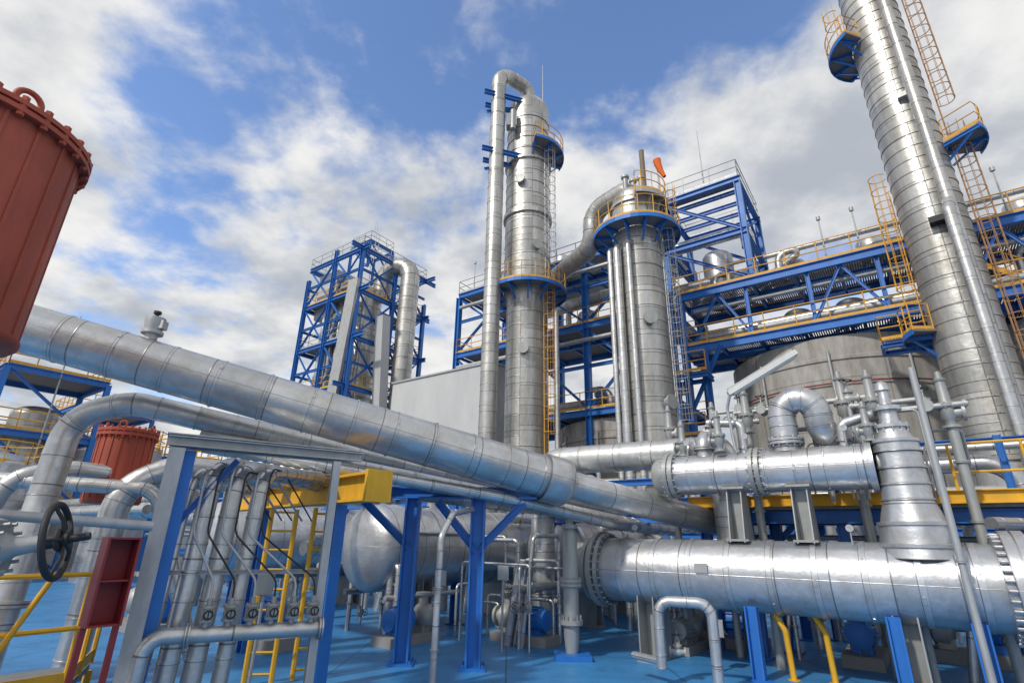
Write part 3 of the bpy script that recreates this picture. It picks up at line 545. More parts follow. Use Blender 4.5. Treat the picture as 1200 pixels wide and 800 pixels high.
# ------------------------------------------------------------ random process piping
def clutter(n,u0,u1,v0,v1,zlo,zhi,rmin,rmax,grp,vp_=.45,zb=0):
    for i in range(n):
        u=R.uniform(u0,u1); v=R.uniform(v0,v1); z=R.uniform(zlo,zhi); r=R.choice((rmin,(rmin+rmax)/2,rmax))*R.uniform(.8,1.2)
        k=R.random(); L1=R.uniform(1.5,5)*R.choice((-1,1)); L2=R.uniform(1,4)*R.choice((-1,1))
        cl=lambda a,lo,hi: max(lo,min(hi,a))
        if k<.35: pts=[W(u,v,zb),W(u,v,z),W(cl(u+L1,u0,u1)+.3,v,z),W(cl(u+L1,u0,u1)+.3,v,zb)]
        elif k<.6: pts=[W(u,v,zb),W(u,v,z),W(u,cl(v+L1,v0,v1)+.3,z),W(u+.3,cl(v+L1,v0,v1)+.3,zb)]
        elif k<.8: pts=[W(u,v,zb),W(u,v,z),W(u+1,v,z),W(u+1,v,z*.5),W(u+1,cl(v+L2,v0,v1)+.4,z*.5),W(u+1,cl(v+L2,v0,v1)+.4,zb)]
        else: pts=[W(u0,v,z),W(u1,v,z)] if R.random()<.5 else [W(u,v0,z),W(u,v1,z)]
        m=R.choice((SILV,SILV,SILV,GREY,VESS,GALV)) ; lb={"silver_cladding":"silver insulated pipe with elbows among process equipment","grey_machine_paint":"grey painted pipe with elbows among process equipment","vessel_cladding":"silver clad pipe among process equipment","galvanised_steel":"galvanised bare pipe among process equipment"}[m.name]
        pipe(pts,r,m,lb,bands=R.choice((0,.7,.9)),n=12,Rf=r*3,fl=(.6,) if R.random()<.6 else (),group=grp)
        if R.random()<vp_:
            p=W(u,v,min(z*.5,1.4)); gate_valve(p,Z,R.choice((-Vd,Ud,-Ud)),max(.12,r*1.3),group="valves on the process piping")
clutter(30,4.5,13,13.5,19,1.0,3.0,.05,.14,"pipes behind the trestle")
clutter(20,-4.5,4,14.5,20,1.2,4.2,.05,.16,"pipes behind the exchangers")
clutter(30,12,24,9,22,1.0,3.6,.06,.2,"pipes behind the pipe frame")
clutter(10,-5,12,20,27,2.5,5.5,.1,.25,"pipes below the columns")
clutter(5,9,20,26,28.4,4,7.5,.1,.3,"tall pipes before the steel structure",0)
clutter(14,6.6,8.6,10.3,13,.6,2.4,.03,.09,"pipes near the trestle",.7)
clutter(8,-3,3.5,12.3,13.6,.6,2.2,.04,.1,"pipes under the service platform",.6)
clutter(8,9.6,12,9.0,11.5,.8,2.5,.04,.1,"pipes beside the yellow beam",.6)
# ------------------------------------------------------------ columns
c=P(.9,30); t=thing("distillation_column",c,"tall slim silver distillation column with orange railed platform","column")
shell(t,c,[(0,1.6),(5,1.45),(5,1.5),(5.2,1.5),(5.2,1.27),(15.6,1.27),(16.6,1.48),(21.8,1.48),(21.8,1.62),(22.1,1.62),(22.1,1.48),(26,1.48),(26,1.6),(26.15,1.6),(26.15,1.46)]+head(31.0,1.46,1.2),rings=[(6+.9*i,1.27) for i in range(11)]+[(17.0+.9*i,1.48) for i in range(15)])
ring_platform(t,c,16.6,1.5,2.5,-180,180); ring_platform(t,c,27.1,1.5,2.5,-80,25)
ladder(t,c+V3((1.1,-.9,0)),V3((1,-.8,0)),5.5,16.6,ORAN,True); ladder(t,c+V3((1.2,-1.1,0)),V3((1,-.8,0)),16.6,27.1,GALV,True)
for z in (26.2,31.0):
    for dx in (-.3,.9): b=B(BLUE); b.beam(P(-2.2,28.2+dx,z),P(1.0,29.2+dx,z),.22,.3,'I'); mk(b,"pipe_bracket",t)
    b=B(BLUE); b.beam(P(-2.0,28.3,z-1.4),P(.0,29.3,z-.1),.15,.15,'I'); mk(b,"bracket_brace",t)
b=B(GREY); b.lathe(P(1.9,29.3,30.5),Z,[(0,.05),(4.5,.02)],8); mk(b,"antenna",t)
for z,a,rr_ in ((12.5,-100,1.2),(19.3,-70,1.4),(24.2,-110,1.4)):
    b=B(GREY); d=V3((math.cos(math.radians(a)),math.sin(math.radians(a)),0)); b.lathe(P(c.x,c.y,z)+d*rr_,d,[(0,.26),(.26,.26),(.26,.33),(.37,.33),(.37,.0)],20); mk(b,"manway",t)
b=B(GREY); b.box(P(-.3,28.6,29),V3((.35,0,0)),V3((0,.3,0)),Z*.5); b.lathe(P(-.2,28.4,28.2),Z,[(0,.2),(1.6,.2)],12); mk(b,"valve_cluster",t)
pipe([P(-1.25,28.5,0),P(-1.25,28.5,33.4),P(.9,30,33.4),P(.9,30,31.9)],.5,SILC,"tall silver overhead vapour pipe looping to a column top",Rf=1.1,bands=1.2,n=26)
pipe([P(2.6,28.8,0),P(2.6,28.9,15)],.16,SILV,"slim silver downcomer pipe beside a column",bands=1.5,n=14)
# column 2
c=P(6.45,24); t=thing("distillation_column",c,"stout silver column with domed top and orange railed platform","column")
shell(t,c,[(0,1.4),(5,1.35),(5,1.45),(5.2,1.45),(5.2,1.2),(18.7,1.2),(18.7,1.3),(18.85,1.3),(18.85,1.15)]+head(19.2,1.15,.85),rings=[(6.0+.75*i,1.2) for i in range(17)])
ring_platform(t,c,17.2,1.25,2.25,-180,180,BLUE,ORAN); ring_platform(t,c,19.0,1.2,1.75,-100,20,GALV,ORAN)
ladder(t,c+V3((1.75,.2,0)),V3((1,.1,0)),17.2,19.6,ORAN,True); ladder(t,c+V3((1.12,-.7,0)),V3((1,-.6,0)),5,17.2,GALV,True)
for z,a in ((12,-90),(8,-60)):
    b=B(GREY); d=V3((math.cos(math.radians(a)),math.sin(math.radians(a)),0)); b.lathe(P(c.x,c.y,z)+d*1.1,d,[(0,.26),(.26,.26),(.26,.33),(.37,.33),(.37,.0)],20); mk(b,"manway",t)
b=B(BRWN); b.lathe(P(7.1,24,19.2),Z,[(0,.14),(3.6,.14),(3.6,.1)],14); mk(b,"vent_stack",t)
for dx,dy,h in ((-.5,-.5,1.0),(.3,-.7,.8),(.1,.2,1.3)): b=B(GREY); b.lathe(P(c.x+dx,c.y+dy,19.5),Z,[(0,.14),(h,.14),(h,.22),(h+.12,.22)],12); mk(b,"top_nozzle",t)
pipe([P(2.6,33.5,19.3),P(4.55,26.2,17.9),P(4.55,26.1,20.1),P(6.2,24.3,20.3),P(6.3,24.2,19.6)],.55,SILC,"wide silver pipe bending into a domed column top",Rf=1.0,bands=.7,n=26)
for x,y,r in ((5.2,23.2,.2),(5.65,22.7,.13),(4.9,23.5,.14)):
    pipe([P(x,y,0),P(x,y,16.0),P(x+.5,y+.5,16.4)],r,SILV,"silver downcomer pipe running up beside the column",bands=1.1,n=16,Rf=.3,group="downcomer pipes on the stout column")
t=thing("windsock",P(7.9,24,17.2),"orange windsock on a slim pole above the column","windsock"); b=B(GALV); b.lathe(P(7.9,24,17.2),Z,[(0,.04),(5.0,.03)],8); mk(b,"pole",t)
b=B(FLAG); b.tube([P(7.9,23.9,22.1),P(7.93,23.9,21.8),P(8.05,23.85,21.3),P(8.2,23.8,20.9)],[.22,.2,.15,.1],12,False); mk(b,"fabric_sock",t)
# column 3
c=P(17.9,19.1); t=thing("distillation_column",c,"very tall silver column with caged ladders and blue platforms","column")
shell(t,c,[(0,1.4),(5,1.3),(5,1.4),(5.2,1.4),(5.2,1.16),(31,1.08)]+head(31,1.08,.9),rings=[(6.0+.62*i,1.16-.0031*i*.62) for i in range(40)])
dR=V3((.728,-.685,0)); dL=-dR; dC=V3((-.685,-.728,0))
aR=math.degrees(math.atan2(dR.y,dR.x)); aL=aR+180
ring_platform(t,c,25.4,1.15,2.2,aL-45,aL+60,hr=1.15); ring_platform(t,c,18.4,1.15,2.5,aR-24,aR+28); ring_platform(t,c,10.2,1.15,2.1,aL-40,aL+40)
ladder(t,c+dR*1.3+dC*.2,dR,18.4,31,RUST,True,.18,.022); ladder(t,c+dL*1.22+dC*.15,dL,10.2,17.0,ORAN,True,.18,.022); ladder(t,c+dL*1.3+dC*.3,dL,25.4,27.8,ORAN,True,.18,.022); ladder(t,c+dR*1.3,dR,4,18.4,RUST,True,.18,.022)
for z in (14.6,21): b=B(GREY); b.box(P(c.x,c.y,z)+dC*1.2+dR*.45,dR*.4,dC*.15,Z*.12); mk(b,"pipe_clamp",t)
b=B(BLAK); b.box(P(c.x,c.y,14.5)+dC*1.3+dR*.3,dR*.45,dC*.25,Z*.13); mk(b,"bracket",t)
q=c+dC*1.4+dR*.62
pipe([P(q.x,q.y,0),P(q.x,q.y,32)],.23,SILC,"silver pipe clamped along the very tall column",bands=1.1,n=20)
pipe([P(q.x-.4,q.y-.3,0),P(q.x-.4,q.y-.3,14.5),P(q.x-.1,q.y-.1,15.1)],.2,SILV,"silver side pipe ending halfway up the tall column",bands=1.1,n=16,Rf=.3)
# ------------------------------------------------------------ process structure building
def frame_members(t,us,vs,z0,z1,w=.38,mat=BLUE):
    for u in us:
        for v in vs:
            b=B(mat); b.beam(W(u,v,z0),W(u,v,z1),w,w,'I'); mk(b,"steel_column",t)
def deck(t,u0,u1,v0,v1,z,rail=True,w=.45,ends=True,mat=BLUE,rm=ORAN,backrail=True):
    b=B(DARK); k=u0+.06
    while k<u1: b.box(W(k,(v0+v1)/2,z-.02),Ud*.035,Vd*((v1-v0)/2),Z*.02); k+=.11
    n=max(2,int((u1-u0)/2.0)); b.use(mat)
    for i in range(n+1): b.beam(W(u0+(u1-u0)*i/n,v0+.1,z-.24),W(u0+(u1-u0)*i/n,v1,z-.24),.14,.2,'I')
    mk(b,"deck",t)
    for v in (v0,v1,(v0+v1)/2) if v1-v0>3 else (v0,v1): b=B(mat); b.beam(W(u0,v,z-.26),W(u1,v,z-.26),.25,w,'I'); mk(b,"edge_beam",t)
    if rail:
        b=B(rm); handrail(b,[W(u0,v0,z),W(u1,v0,z)],1.1,False,1.5,.03)
        if backrail: handrail(b,[W(u0,v1,z),W(u1,v1,z)],1.1,False,1.5,.03)
        if ends: handrail(b,[W(u1,v0,z),W(u1,v1,z)],1.1,False,1.5,.03)
        mk(b,"handrail",t)
def xbrace(t,a,b_=None,w=.18,mat=BLUE):
    for q in (a,b_):
        if q: bb=B(mat); bb.beam(q[0],q[1],w,w,'I'); mk(bb,"brace",t)
t=thing("process_structure",W(-2,31,0),"long blue steel process structure with orange railed decks","steel structure")
VF=28.4
frame_members(t,(-16,-10.5,-4.0,8.6),(VF,),0,15.3); frame_members(t,(-16,-4.0,8.6),(33,),12.5,15.3)
deck(t,-18,8.8,VF-.1,32.6,12.5,w=.45); deck(t,-18,8.8,VF-.1,32.6,15.75,w=.45)
for u in (-16,-13,-10,-7,-4,-1,2,5):
    if u%2: xbrace(t,(W(u,VF,12.6),W(u+1.5,VF,15.3)),(W(u+3,VF,12.6),W(u+1.5,VF,15.3)),.13)
    if u in (-7,-1,2,5): b=B(BLUE); b.beam(W(u,VF,12.6),W(u,VF,15.3),.2,.2,'I'); mk(b,"stub_column",t)
for u in (7.4,-3.4): b=B(BLUE); b.beam(W(u,VF-.3,4),W(u,VF-.3,12.2),.2,.2,'I'); mk(b,"stub_column",t)
xbrace(t,(W(8.6,VF,8.7),W(6.6,VF-.2,12.2)),(W(8.6,VF,4.5),W(7.4,VF,8)),.18)
for u in (7.2,-2.6): deck(t,u,u+2.2,27.0,28.2,10.6,w=.2,backrail=False)
deck(t,7.4,9.2,26.6,28.2,7.2,w=.2,backrail=False)
s0=W(-6.5,VF+.7,12.5); s1=W(-2.8,VF+.7,15.7)
for e in (0,.8): b=B(ORAN); b.beam(s0+Vd*e,s1+Vd*e,.06,.22,'C'); mk(b,"stair_stringer",t)
b=B(DARK)
for k in range(14): b.box(s0.lerp(s1,(k+.5)/14)+Vd*.4,Ud*.13,Vd*.37,Z*.015)
mk(b,"stair_treads",t)
b=B(ORAN)
for e in (0,.8):
    b.tube([s0+Vd*e+Z*1.0,s1+Vd*e+Z*1.0],.03,6)
    for k in range(5): b.lathe(s0.lerp(s1,k/4)+Vd*e,Z,[(0,.025),(1.0,.025)],6)
mk(b,"stair_handrail",t)
t=thing("process_structure",W(18,32,0),"blue braced steel structure with orange railings beside the columns","steel structure")
frame_members(t,(9.4,15,20.6,26.4),(28.8,35),0,20.4)
deck(t,9.4,26.4,28.7,34.9,9.8,w=.4); deck(t,9.4,26.4,28.7,34.9,15.6,w=.4); deck(t,9.4,26.4,28.7,34.9,20.7,w=.4,rm=GALV)
us=(9.4,15,20.6,26.4)
for i in range(3):
    for z0,z1 in ((9.8,15.2),(15.6,20.3)):
        xbrace(t,(W(us[i],28.8,z0),W(us[i+1],28.8,z1)),None if i==1 else (W(us[i+1],28.8,z0),W(us[i],28.8,z1)),.16)
    for z in (12.6,18.2): b=B(BLUE); b.beam(W(us[i],28.8,z),W(us[i+1],28.8,z),.16,.22,'I'); mk(b,"tie_beam",t)
b=B(BLUE); b.beam(W(26.4,29,10),W(26.4,35,15.3),.16,.16,'I'); mk(b,"brace",t)
t=thing("steel_headframe",W(6.5,31.5,15.8),"blue braced steel headframe standing on the process structure","steel structure")
frame_members(t,(4.6,9.2),(28.6,33.8),15.8,22.3,.35)
for z in (18.9,22.4):
    for a,c in ((( 4.4,28.6),(9.4,28.6)),((4.4,33.8),(9.4,33.8)),((4.6,28.6),(4.6,33.8)),((9.2,28.6),(9.2,33.8))):
        b=B(BLUE); b.beam(W(*a,z),W(*c,z),.25,.35,'I'); mk(b,"ring_beam",t)
for z0,z1 in ((15.9,18.8),(19,22.3)):
    xbrace(t,(W(4.6,28.6,z0),W(9.2,28.6,z1))); xbrace(t,(W(4.6,28.6,z1),W(4.6,33.8,z0)),(W(4.6,28.6,z0),W(4.6,33.8,z1)),.14); xbrace(t,(W(9.2,28.6,z0),W(9.2,33.8,z1))); xbrace(t,(W(4.6,33.8,z0),W(9.2,33.8,z1)))
for v in (29.9,31.2,32.5): b=B(BLUE); b.beam(W(4.6,v,22.45),W(9.2,v,22.45),.18,.25,'I'); mk(b,"roof_beam",t)
b=B(DARK); b.box(W(6.9,29.1,22.6),Ud*2.4,Vd*.5,Z*.03); mk(b,"walkway",t)
b=B(GALV); handrail(b,[W(4.5,28.5,22.63),W(9.3,28.5,22.63),W(9.3,33.9,22.63),W(4.5,33.9,22.63)],1.1,True,1.5,.03); mk(b,"handrail",t)
b=B(GALV); b.lathe(W(6.5,28.7,22.6),Z,[(0,.05),(4.5,.02)],8); mk(b,"lightning_rod",t)
for z,r in ((17.2,.4),(20.3,.4)): pipe([W(4.9,31,z-1.2),W(4.9,31,z),W(9.8,31,z),W(11,32,z-1)],r,SILV,"silver pipe crossing inside the steel headframe",bands=1,n=18,Rf=.7)
t=thing("headframe_vessel",W(6.9,31.2,15.85),"silver vessel standing inside the blue headframe","vessel"); b=B(VESS); b.lathe(W(6.9,31.4,15.8),Z,[(0,.9),(3.2,.9)]+head(3.2,.9,.5),28); mk(b,"vessel_body",t)
# storage silos
for u,v,top,rr_ in ((1.9,33.9,11.95,5.4),(14.6,33.4,9.4,4.5),(-9.9,33.9,11.95,5.4)):
    t=thing("storage_silo",W(u,v,0),"weathered pale grey cylindrical tank under steel decks","tank","weathered tanks under the structure")
    b=B(CONC); b.lathe(W(u,v,0),Z,[(0,rr_+.05),(.2,rr_+.05),(.2,rr_),(top-1.5,rr_),(top-1.45,rr_+.07),(top-1.3,rr_+.07),(top-1.25,rr_),(top-.25,rr_),(top-.03,rr_-.6)],80); mk(b,"shell",t)
    b=B(REDC); b.torus(W(u,v,top-2.6),Z,rr_+.12,.035,72,6); mk(b,"spray_ring",t)
    for k in range(4):
        b=B(GALV); a=math.radians(200+k*35); d=V3((math.cos(a),math.sin(a),0)); b.lathe(W(u,v,1)+d*(rr_+.14),Z,[(0,.07),(top-2,.07)],10); mk(b,"downpipe",t)
for z,v,r,u0_,u1_ in ((16.4,30,.3,-18,4),(13.1,29.2,.2,-18,8),(13.5,30,.3,-18,8),(16.9,32,.45,-18,4),(17.4,29.6,.15,-18,4),(21.6,31,.45,9.5,26),(21.3,33,.3,9.5,24),(16.4,31,.35,9.5,26),(10.6,30.5,.3,9.5,26),(5.2,27.5,.22,-8,26),(18.0,30.4,.5,9.5,20),(14.7,28.9,.12,-18,8),(19.3,28.5,.15,9.5,26),(14.3,28.5,.15,9.5,26)):
    pipe([W(u0_,v,z),W(u1_,v,z)],r,R.choice((SILV,GALV,SILV)),"long silver pipe lying along a steel deck",bands=2,n=16,group="pipes along the steel decks")
for i in range(28):
    u=R.uniform(-16,7); v=R.uniform(29,32); z=R.choice((12.5,15.8)); h1=R.uniform(.8,2.2); pipe([W(u,v,z),W(u,v,z+h1),W(u+R.choice((-1.5,1.5)),v,z+h1),W(u+R.choice((-1.5,1.5)),v+.6,z)],R.uniform(.06,.2),R.choice((SILV,GALV)),"silver riser pipe on the steel decks",bands=0,n=10,group="risers on the steel decks")
for i in range(14):
    u=R.uniform(10,25); v=R.uniform(29.5,32); z=R.choice((9.8,15.6,20.7)); h1=R.uniform(.8,2.6); pipe([W(u,v,z),W(u,v,z+h1),W(u+R.choice((-1.5,1.5)),v,z+h1),W(u+R.choice((-1.5,1.5)),v+.8,z)],R.uniform(.08,.25),R.choice((SILV,GALV)),"silver riser pipe on the steel decks",bands=0,n=10,group="risers on the steel decks")
for u,z in ((-12,15.8),(-7,15.8),(-1,15.8),(-5,12.55),(3,12.55),(12,20.75),(18,20.75),(23,20.75),(16,15.65),(0.5,12.55),(-8,12.55)):
    t=thing("deck_vessel",W(u,31,z),"small silver vessel standing on a steel deck","vessel","small vessels on the steel decks"); b=B(VESS); b.lathe(W(u,31,z+.3),Z,[(0,.2),(.3,.7),(1.2,.7)]+head(1.2,.7,.35)+[],24); mk(b,"vessel_body",t)
    for k in range(3): b=B(BLUE); a=k*2.1; b.lathe(W(u,31,z)+V3((math.cos(a),math.sin(a),0))*.55,Z,[(0,.05),(.6,.05)],6); mk(b,"leg",t)
for i in range(11):
    u=(-15,-9,-6,-3,-.5,1,11,14,19,22,25)[i]; z=15.8 if i<6 else 20.75
    b=B(GALV); b.lathe(W(u,28.6 if i<6 else 28.9,z),Z,[(0,.04),(2.4,.03),(2.4,.1),(2.6,.1)],8); mk(b,"deck_lamp_post",None,"slim grey lamp post on a steel deck","lamp post","lamp posts on steel decks")
t=thing("switchgear_building",W(25.3,27.2,0),"pale grey clad box building beside the slim column","building")
b=B(CLADB); b.box(W(25.2,27.25,6.5),Ud*4.8,Vd*1.4,Z*6.5); mk(b,"wall",t)
b=B(GALV); b.box(W(25.2,27.25,13.06),Ud*4.9,Vd*1.5,Z*.06); mk(b,"roof_trim",t)
b=B(BLUD); b.box(W(27.5,25.82,9.4),Ud*.8,Vd*.02,Z*.5); mk(b,"louvre",t)
# ------------------------------------------------------------ lattice tower left
F=P(-14.0,43); s=8.2
t=thing("lattice_process_tower",F+Ud*s/2+Vd*s/2,"tall blue open steel tower filled with pipes and decks","steel structure")
cor=[F,F+Ud*s,F+Ud*s+Vd*s,F+Vd*s]; lev=[0,5,9.5,14,18.5,23,27.3]
for i_,p in enumerate(cor+[F+Ud*s*.5,F+Vd*s*.5]):
    b=B(BLUE); b.beam(p,P(p.x,p.y,(27.3,26.2,27.3,24.6,28.4,27.3)[i_]),.34,.34,'I'); mk(b,"steel_column",t)
c0=sum(cor,V3())/4
for z in lev[1:]:
    b=B(BLUE)
    for i in range(4):
        a_,c_=cor[i],cor[(i+1)%4]; d=(c_-a_).normalized(); ex=R.choice((0,0,.9,1.4)); b.beam(a_-d*ex+Z*z,c_+d*R.choice((0,.8,1.3))+Z*z,.28,.36,'I')
    b.use(DARK)
    if z in(14,23,18.5): b.box(c0+Z*(z+.25)+Ud*1.2,Ud*s*.33,Vd*s*.48,Z*.04)
    mk(b,"deck_frame",t)
    b=B(YELL if z in (14,23) else GALV); handrail(b,[p+Z*(z+.25) for p in cor],1.1,True,1.5,.035); mk(b,"handrail",t)
for z in (11.8,16.2,20.7,25.2):
    for a,c in ((cor[0],cor[1]),(cor[0],cor[3]),(cor[1],cor[2])): b=B(BLUE); b.beam(a+Z*z,c+Z*z,.17,.22,'I'); mk(b,"tie_beam",t)
for i in range(1,len(lev)-1):
    for a,c in ((cor[0],cor[1]),(cor[0],cor[3])):
        m=(a+c)/2
        for q0,q1 in ((a,m),(c,m)):
            b=B(BLUE); b.beam(q0+Z*lev[i],q1+Z*lev[i+1],.16,.16,'I'); mk(b,"brace",t)
            b=B(BLUE); b.beam(q1+Z*lev[i],q0+Z*lev[i+1],.12,.12,'I'); mk(b,"brace",t)
    b=B(BLUE); b.beam(cor[3]+Z*lev[i],cor[2]+Z*lev[i+1],.15,.15,'I'); mk(b,"brace",t)
for a,c in ((1.5,1.5),(-1.5,1.5),(-1.5,-1.5),(1.5,-1.5)):
    p=c0+Ud*a+Vd*c; b=B(BLUE); b.beam(p+Z*27.3,p+Z*30.3,.22,.22,'I'); mk(b,"steel_column",t)
b=B(BLUE)
for a,c in (((-1.5,-1.5),(1.5,-1.5)),((1.5,-1.5),(1.5,1.5)),((1.5,1.5),(-1.5,1.5)),((-1.5,1.5),(-1.5,-1.5))):
    b.beam(c0+Ud*a[0]+Vd*a[1]+Z*30.3,c0+Ud*c[0]+Vd*c[1]+Z*30.3,.2,.28,'I'); b.beam(c0+Ud*a[0]+Vd*a[1]+Z*27.3,c0+Ud*c[0]+Vd*c[1]+Z*30.3,.13,.13,'I')
mk(b,"head_frame",t)
b=B(GALV); handrail(b,[c0+Ud*a+Vd*c+Z*30.4 for a,c in((-1.5,-1.5),(1.5,-1.5),(1.5,1.5),(-1.5,1.5))],1.1,True,1.0,.03); mk(b,"handrail",t)
t=thing("reactor_vessel",c0,"silver upright reactor inside the blue open tower","vessel"); shell(t,c0-Ud*.8-Vd*.6,[(0,1.5),(12,1.5),(12.2,1.7),(12.4,1.5),(24.5,1.5)]+head(24.5,1.5,1),rings=[(2+1.5*i,1.5) for i in range(15)])
t=thing("clad_duct",c0+Ud*2,"pale clad square duct inside the blue open tower","duct"); b=B(CLADB); b.box(c0+Ud*2.2-Vd*1.9+Z*24.5,Ud*1.5,Vd*1.3,Z*2.4); mk(b,"duct_casing",t)
b=B(GALV); b.beam(F+Ud*1.6-Vd*.3+Z*9,F+Ud*.3-Vd*.3+Z*24,.3,1.3,'R'); mk(b,"inclined_chute",None,"inclined grey clad chute on the blue open tower","chute")
b=B(CLADB); b.beam(F+Vd*3.6-Ud*.9+Z*6,F+Vd*2.4-Ud*.9+Z*21,.9,1.0,'R'); mk(b,"inclined_duct",None,"pale inclined duct on the blue open tower","duct")
p=F+Vd*4.6-Ud*1.6
pipe([P(p.x,p.y,0),P(p.x,p.y,27.2),P(p.x-3.0,p.y+1.5,27.2),P(p.x-3,p.y+1.5,24)],.9,SILC,"wide silver pipe curving into the blue open tower",Rf=1.6,bands=1.2,n=26)
for k in range(16):
    q=c0+Ud*R.uniform(-3,3.6)+Vd*R.uniform(-3.6,0); z=R.uniform(16,26); pipe([q,P(q.x,q.y,z),P(q.x,q.y,z)+Ud*R.uniform(-2,2)],R.uniform(.14,.4),SILV,"silver riser pipe inside the blue open tower",bands=0,n=12,group="risers in the open tower")
for k in range(10):
    q=c0+Ud*R.uniform(-.5,2.8)+Vd*R.uniform(-2.8,0); z=R.choice((14.3,18.8,23.3)); t=thing("deck_vessel",q+Z*z,"small silver vessel standing on a tower deck","vessel","small vessels in the open tower"); b=B(VESS); b.lathe(q+Z*z,Z,[(0,.6),(1.9,.6)]+head(1.9,.6,.3),20); mk(b,"vessel_body",t)
for q,h in ((c0+Ud*3.6,5),(c0-Vd*2-Ud*3,4.5),(c0,7)):
    b=B(GALV); b.lathe(q+Z*27,Z,[(0,.05),(h,.015)],6); mk(b,"lightning_rod",None,"thin lightning rod on the blue open tower","lightning rod","lightning rods")
# ------------------------------------------------------------ far left plant
def far_frame(c,s,h,n,label):
    t=thing("distant_process_frame",c,label,"steel structure","distant process frames"); cc=[c,c+Ud*s,c+Ud*s+Vd*s,c+Vd*s]
    for p in cc: b=B(BLUE); b.beam(p,p+Z*h,.3,.3,'I'); mk(b,"steel_column",t)
    for k in range(1,n+1):
        z=h*k/n; b=B(BLUE)
        for i in range(4): b.beam(cc[i]+Z*z,cc[(i+1)%4]+Z*z,.25,.35,'I')
        b.use(DARK).box(c+(Ud+Vd)*s/2+Z*(z+.2),Ud*s/2,Vd*s/2,Z*.04); mk(b,"deck_frame",t)
        b=B(ORAN); handrail(b,[p+Z*(z+.24) for p in cc],1.1,True,1.3,.04); mk(b,"handrail",t)
        for i in (0,3): b=B(BLUE); b.beam(cc[i]+Z*(z-h/n),cc[(i+1)%4]+Z*z,.15,.15,'I'); mk(b,"brace",t)
    t=thing("deck_vessel",c+(Ud+Vd)*s/2,"silver vessel inside a distant process frame","vessel"); b=B(SILC); b.lathe(c+(Ud+Vd)*s/2,Z,[(0,s*.25),(h*.8,s*.25)]+head(h*.8,s*.25,.6),24); mk(b,"vessel_body",t)
far_frame(P(-29,29),5,11,3,"distant blue frame with orange railings"); far_frame(P(-22,34),4,6.5,2,"low blue frame with orange railings and pipes"); far_frame(P(-37,44),6,12,3,"distant blue frame with orange railings"); far_frame(P(-12,31),4,7,2,"low blue frame with orange railings and pipes")
b=B(GALV); b.lathe(P(-27.5,31,0),Z,[(0,.08),(15,.03)],8); mk(b,"lightning_mast",None,"tall thin lightning mast over the plant","mast")
for x,y,r,h in ((-24,25,1.6,5),(-19,27,1.2,6),(-30,38,2.5,7),(-15,26,1.0,5)):
    t=thing("storage_tank",P(x,y,0),"silver upright tank among distant pipework","tank","distant upright tanks"); b=B(VESS); b.lathe(P(x,y,0),Z,[(0,r),(h,r)]+head(h,r,r*.35),32); mk(b,"shell",t); b=B(YELL); handrail(b,[P(x+math.cos(a)*r,y+math.sin(a)*r,h) for a in [i*.628 for i in range(10)]],1.0,True); mk(b,"handrail",t)
for i in range(9):
    v=R.uniform(6,22); z=R.uniform(2.2,4.2); pipe([W(18,v,z),W(45,v,z)],R.uniform(.1,.28),SILV,"long silver pipe on a distant pipe rack",bands=2,n=12,group="rack pipes beyond the frame")
# ------------------------------------------------------------ light
el=math.radians(42); rot=math.radians(226)
sd=V3((math.sin(rot)*math.cos(el),math.cos(rot)*math.cos(el),math.sin(el)))
sl=bpy.data.lights.new("sun",'SUN'); so=bpy.data.objects.new("sun",sl); sc.collection.objects.link(so); sl.energy=2.5; sl.angle=math.radians(3); sl.color=(1,.95,.87)
so.rotation_euler=(-sd).to_track_quat('-Z','Y').to_euler(); so.location=(0,0,60)
w=bpy.data.worlds.new("World"); sc.world=w; w.use_nodes=True
nt=w.node_tree; N=nt.nodes; L=nt.links; N.clear()
def nd(t,**k):
    n=N.new(t)
    for a,b in k.items(): setattr(n,a,b)
    return n
def mth(op,a,b=None,c=None):
    n=nd('ShaderNodeMath',operation=op)
    for i,v in enumerate((a,b,c)):
        if v is None: continue
        if isinstance(v,(int,float)): n.inputs[i].default_value=v
        else: L.new(v,n.inputs[i])
    return n.outputs[0]
sky=nd('ShaderNodeTexSky',sky_type='NISHITA'); sky.sun_disc=False; sky.sun_elevation=el; sky.sun_rotation=rot
sky.dust_density=0.8; sky.ozone_density=1.6
tint=nd('ShaderNodeMix',data_type='RGBA',blend_type='MULTIPLY'); tint.inputs[0].default_value=1; L.new(sky.outputs[0],tint.inputs[6]); tint.inputs[7].default_value=(1.4,1.55,1.8,1)
tc=nd('ShaderNodeTexCoord'); sp=nd('ShaderNodeSeparateXYZ'); L.new(tc.outputs['Generated'],sp.inputs[0])
zz=mth('ADD',mth('MAXIMUM',sp.outputs[2],0.0),0.22)
cx=mth('DIVIDE',sp.outputs[0],zz); cy=mth('DIVIDE',sp.outputs[1],zz)
cmb=nd('ShaderNodeCombineXYZ'); L.new(cx,cmb.inputs[0]); L.new(cy,cmb.inputs[1])
def noise(sc_,det,ro_,loc,dist=0):
    mp=nd('ShaderNodeMapping'); mp.inputs['Location'].default_value=loc; L.new(cmb.outputs[0],mp.inputs[0]); n=nd('ShaderNodeTexNoise'); L.new(mp.outputs[0],n.inputs['Vector'])
    n.inputs['Scale'].default_value=sc_; n.inputs['Detail'].default_value=det; n.inputs['Roughness'].default_value=ro_; n.inputs['Distortion'].default_value=dist; return n.outputs[0]
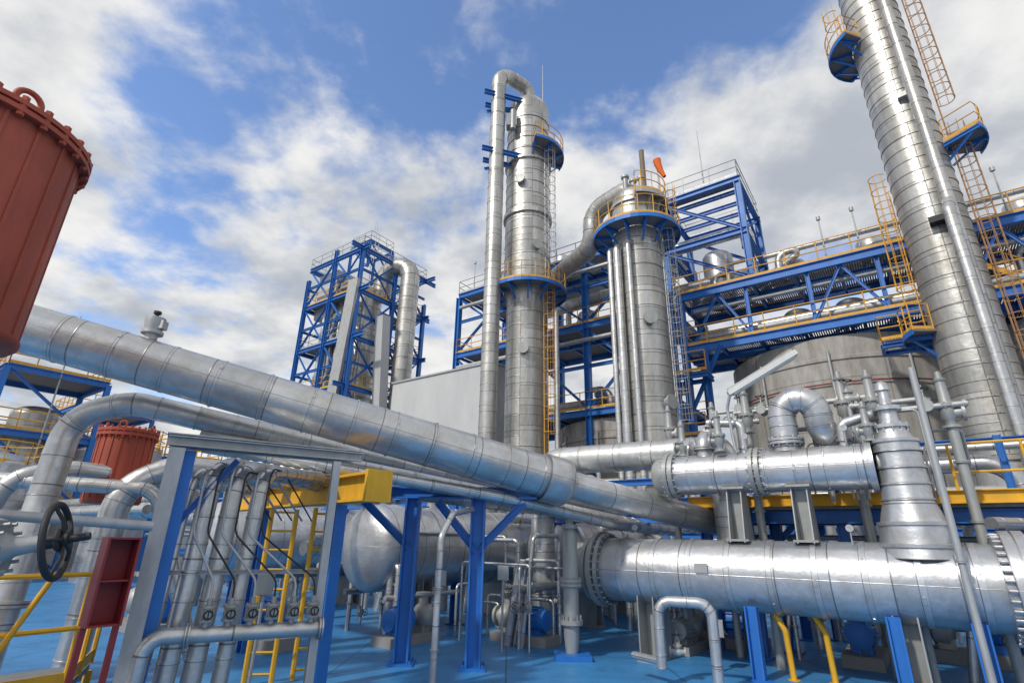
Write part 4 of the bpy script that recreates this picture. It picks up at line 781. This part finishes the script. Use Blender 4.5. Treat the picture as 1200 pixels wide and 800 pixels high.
n1=noise(2.9,12,.57,(0,0,0),.1); n2=noise(3.4,9,.55,(3.1,1.7,0)); n3=noise(1.3,3,.5,(7.3,2.2,0))
def blob(x0,y0,rx,ry):
    a=mth('DIVIDE',mth('SUBTRACT',cx,x0),rx); b=mth('DIVIDE',mth('SUBTRACT',cy,y0),ry)
    return mth('EXPONENT',mth('MULTIPLY',mth('ADD',mth('MULTIPLY',a,a),mth('MULTIPLY',b,b)),-1.0))
b1=blob(0.1,0.62,0.36,0.22); b2=blob(-0.42,0.78,0.34,0.26); b3=blob(.8,.72,.32,.3); b4=blob(-.75,1.15,.3,.2)
dens=mth('SUBTRACT',mth('ADD',mth('SUBTRACT',mth('SUBTRACT',n1,mth('MULTIPLY',b1,0.22)),mth('MULTIPLY',b2,0.17)),mth('MULTIPLY',b3,.12)),mth('MULTIPLY',b4,.12))
mask=nd('ShaderNodeMapRange'); mask.interpolation_type='SMOOTHSTEP'; L.new(dens,mask.inputs[0]); mask.inputs[1].default_value=0.30; mask.inputs[2].default_value=0.49
s2=mth('ADD',mth('MULTIPLY',n2,.65),mth('MULTIPLY',n3,.35))
shade=nd('ShaderNodeMapRange'); shade.interpolation_type='SMOOTHSTEP'; L.new(s2,shade.inputs[0]); shade.inputs[1].default_value=0.37; shade.inputs[2].default_value=0.60
cm=nd('ShaderNodeMix',data_type='RGBA'); L.new(shade.outputs[0],cm.inputs[0]); cm.inputs[6].default_value=(3.5,3.8,4.3,1); cm.inputs[7].default_value=(6.9,6.85,6.75,1)
mx=nd('ShaderNodeMix',data_type='RGBA'); L.new(mask.outputs[0],mx.inputs[0]); L.new(tint.outputs[2],mx.inputs[6]); L.new(cm.outputs[2],mx.inputs[7])
bg=nd('ShaderNodeBackground'); bg.inputs[1].default_value=0.13; L.new(mx.outputs[2],bg.inputs[0]); o=nd('ShaderNodeOutputWorld'); L.new(bg.outputs[0],o.inputs[0])
sc.view_settings.view_transform='Standard'; sc.view_settings.look='None'; sc.view_settings.exposure=0
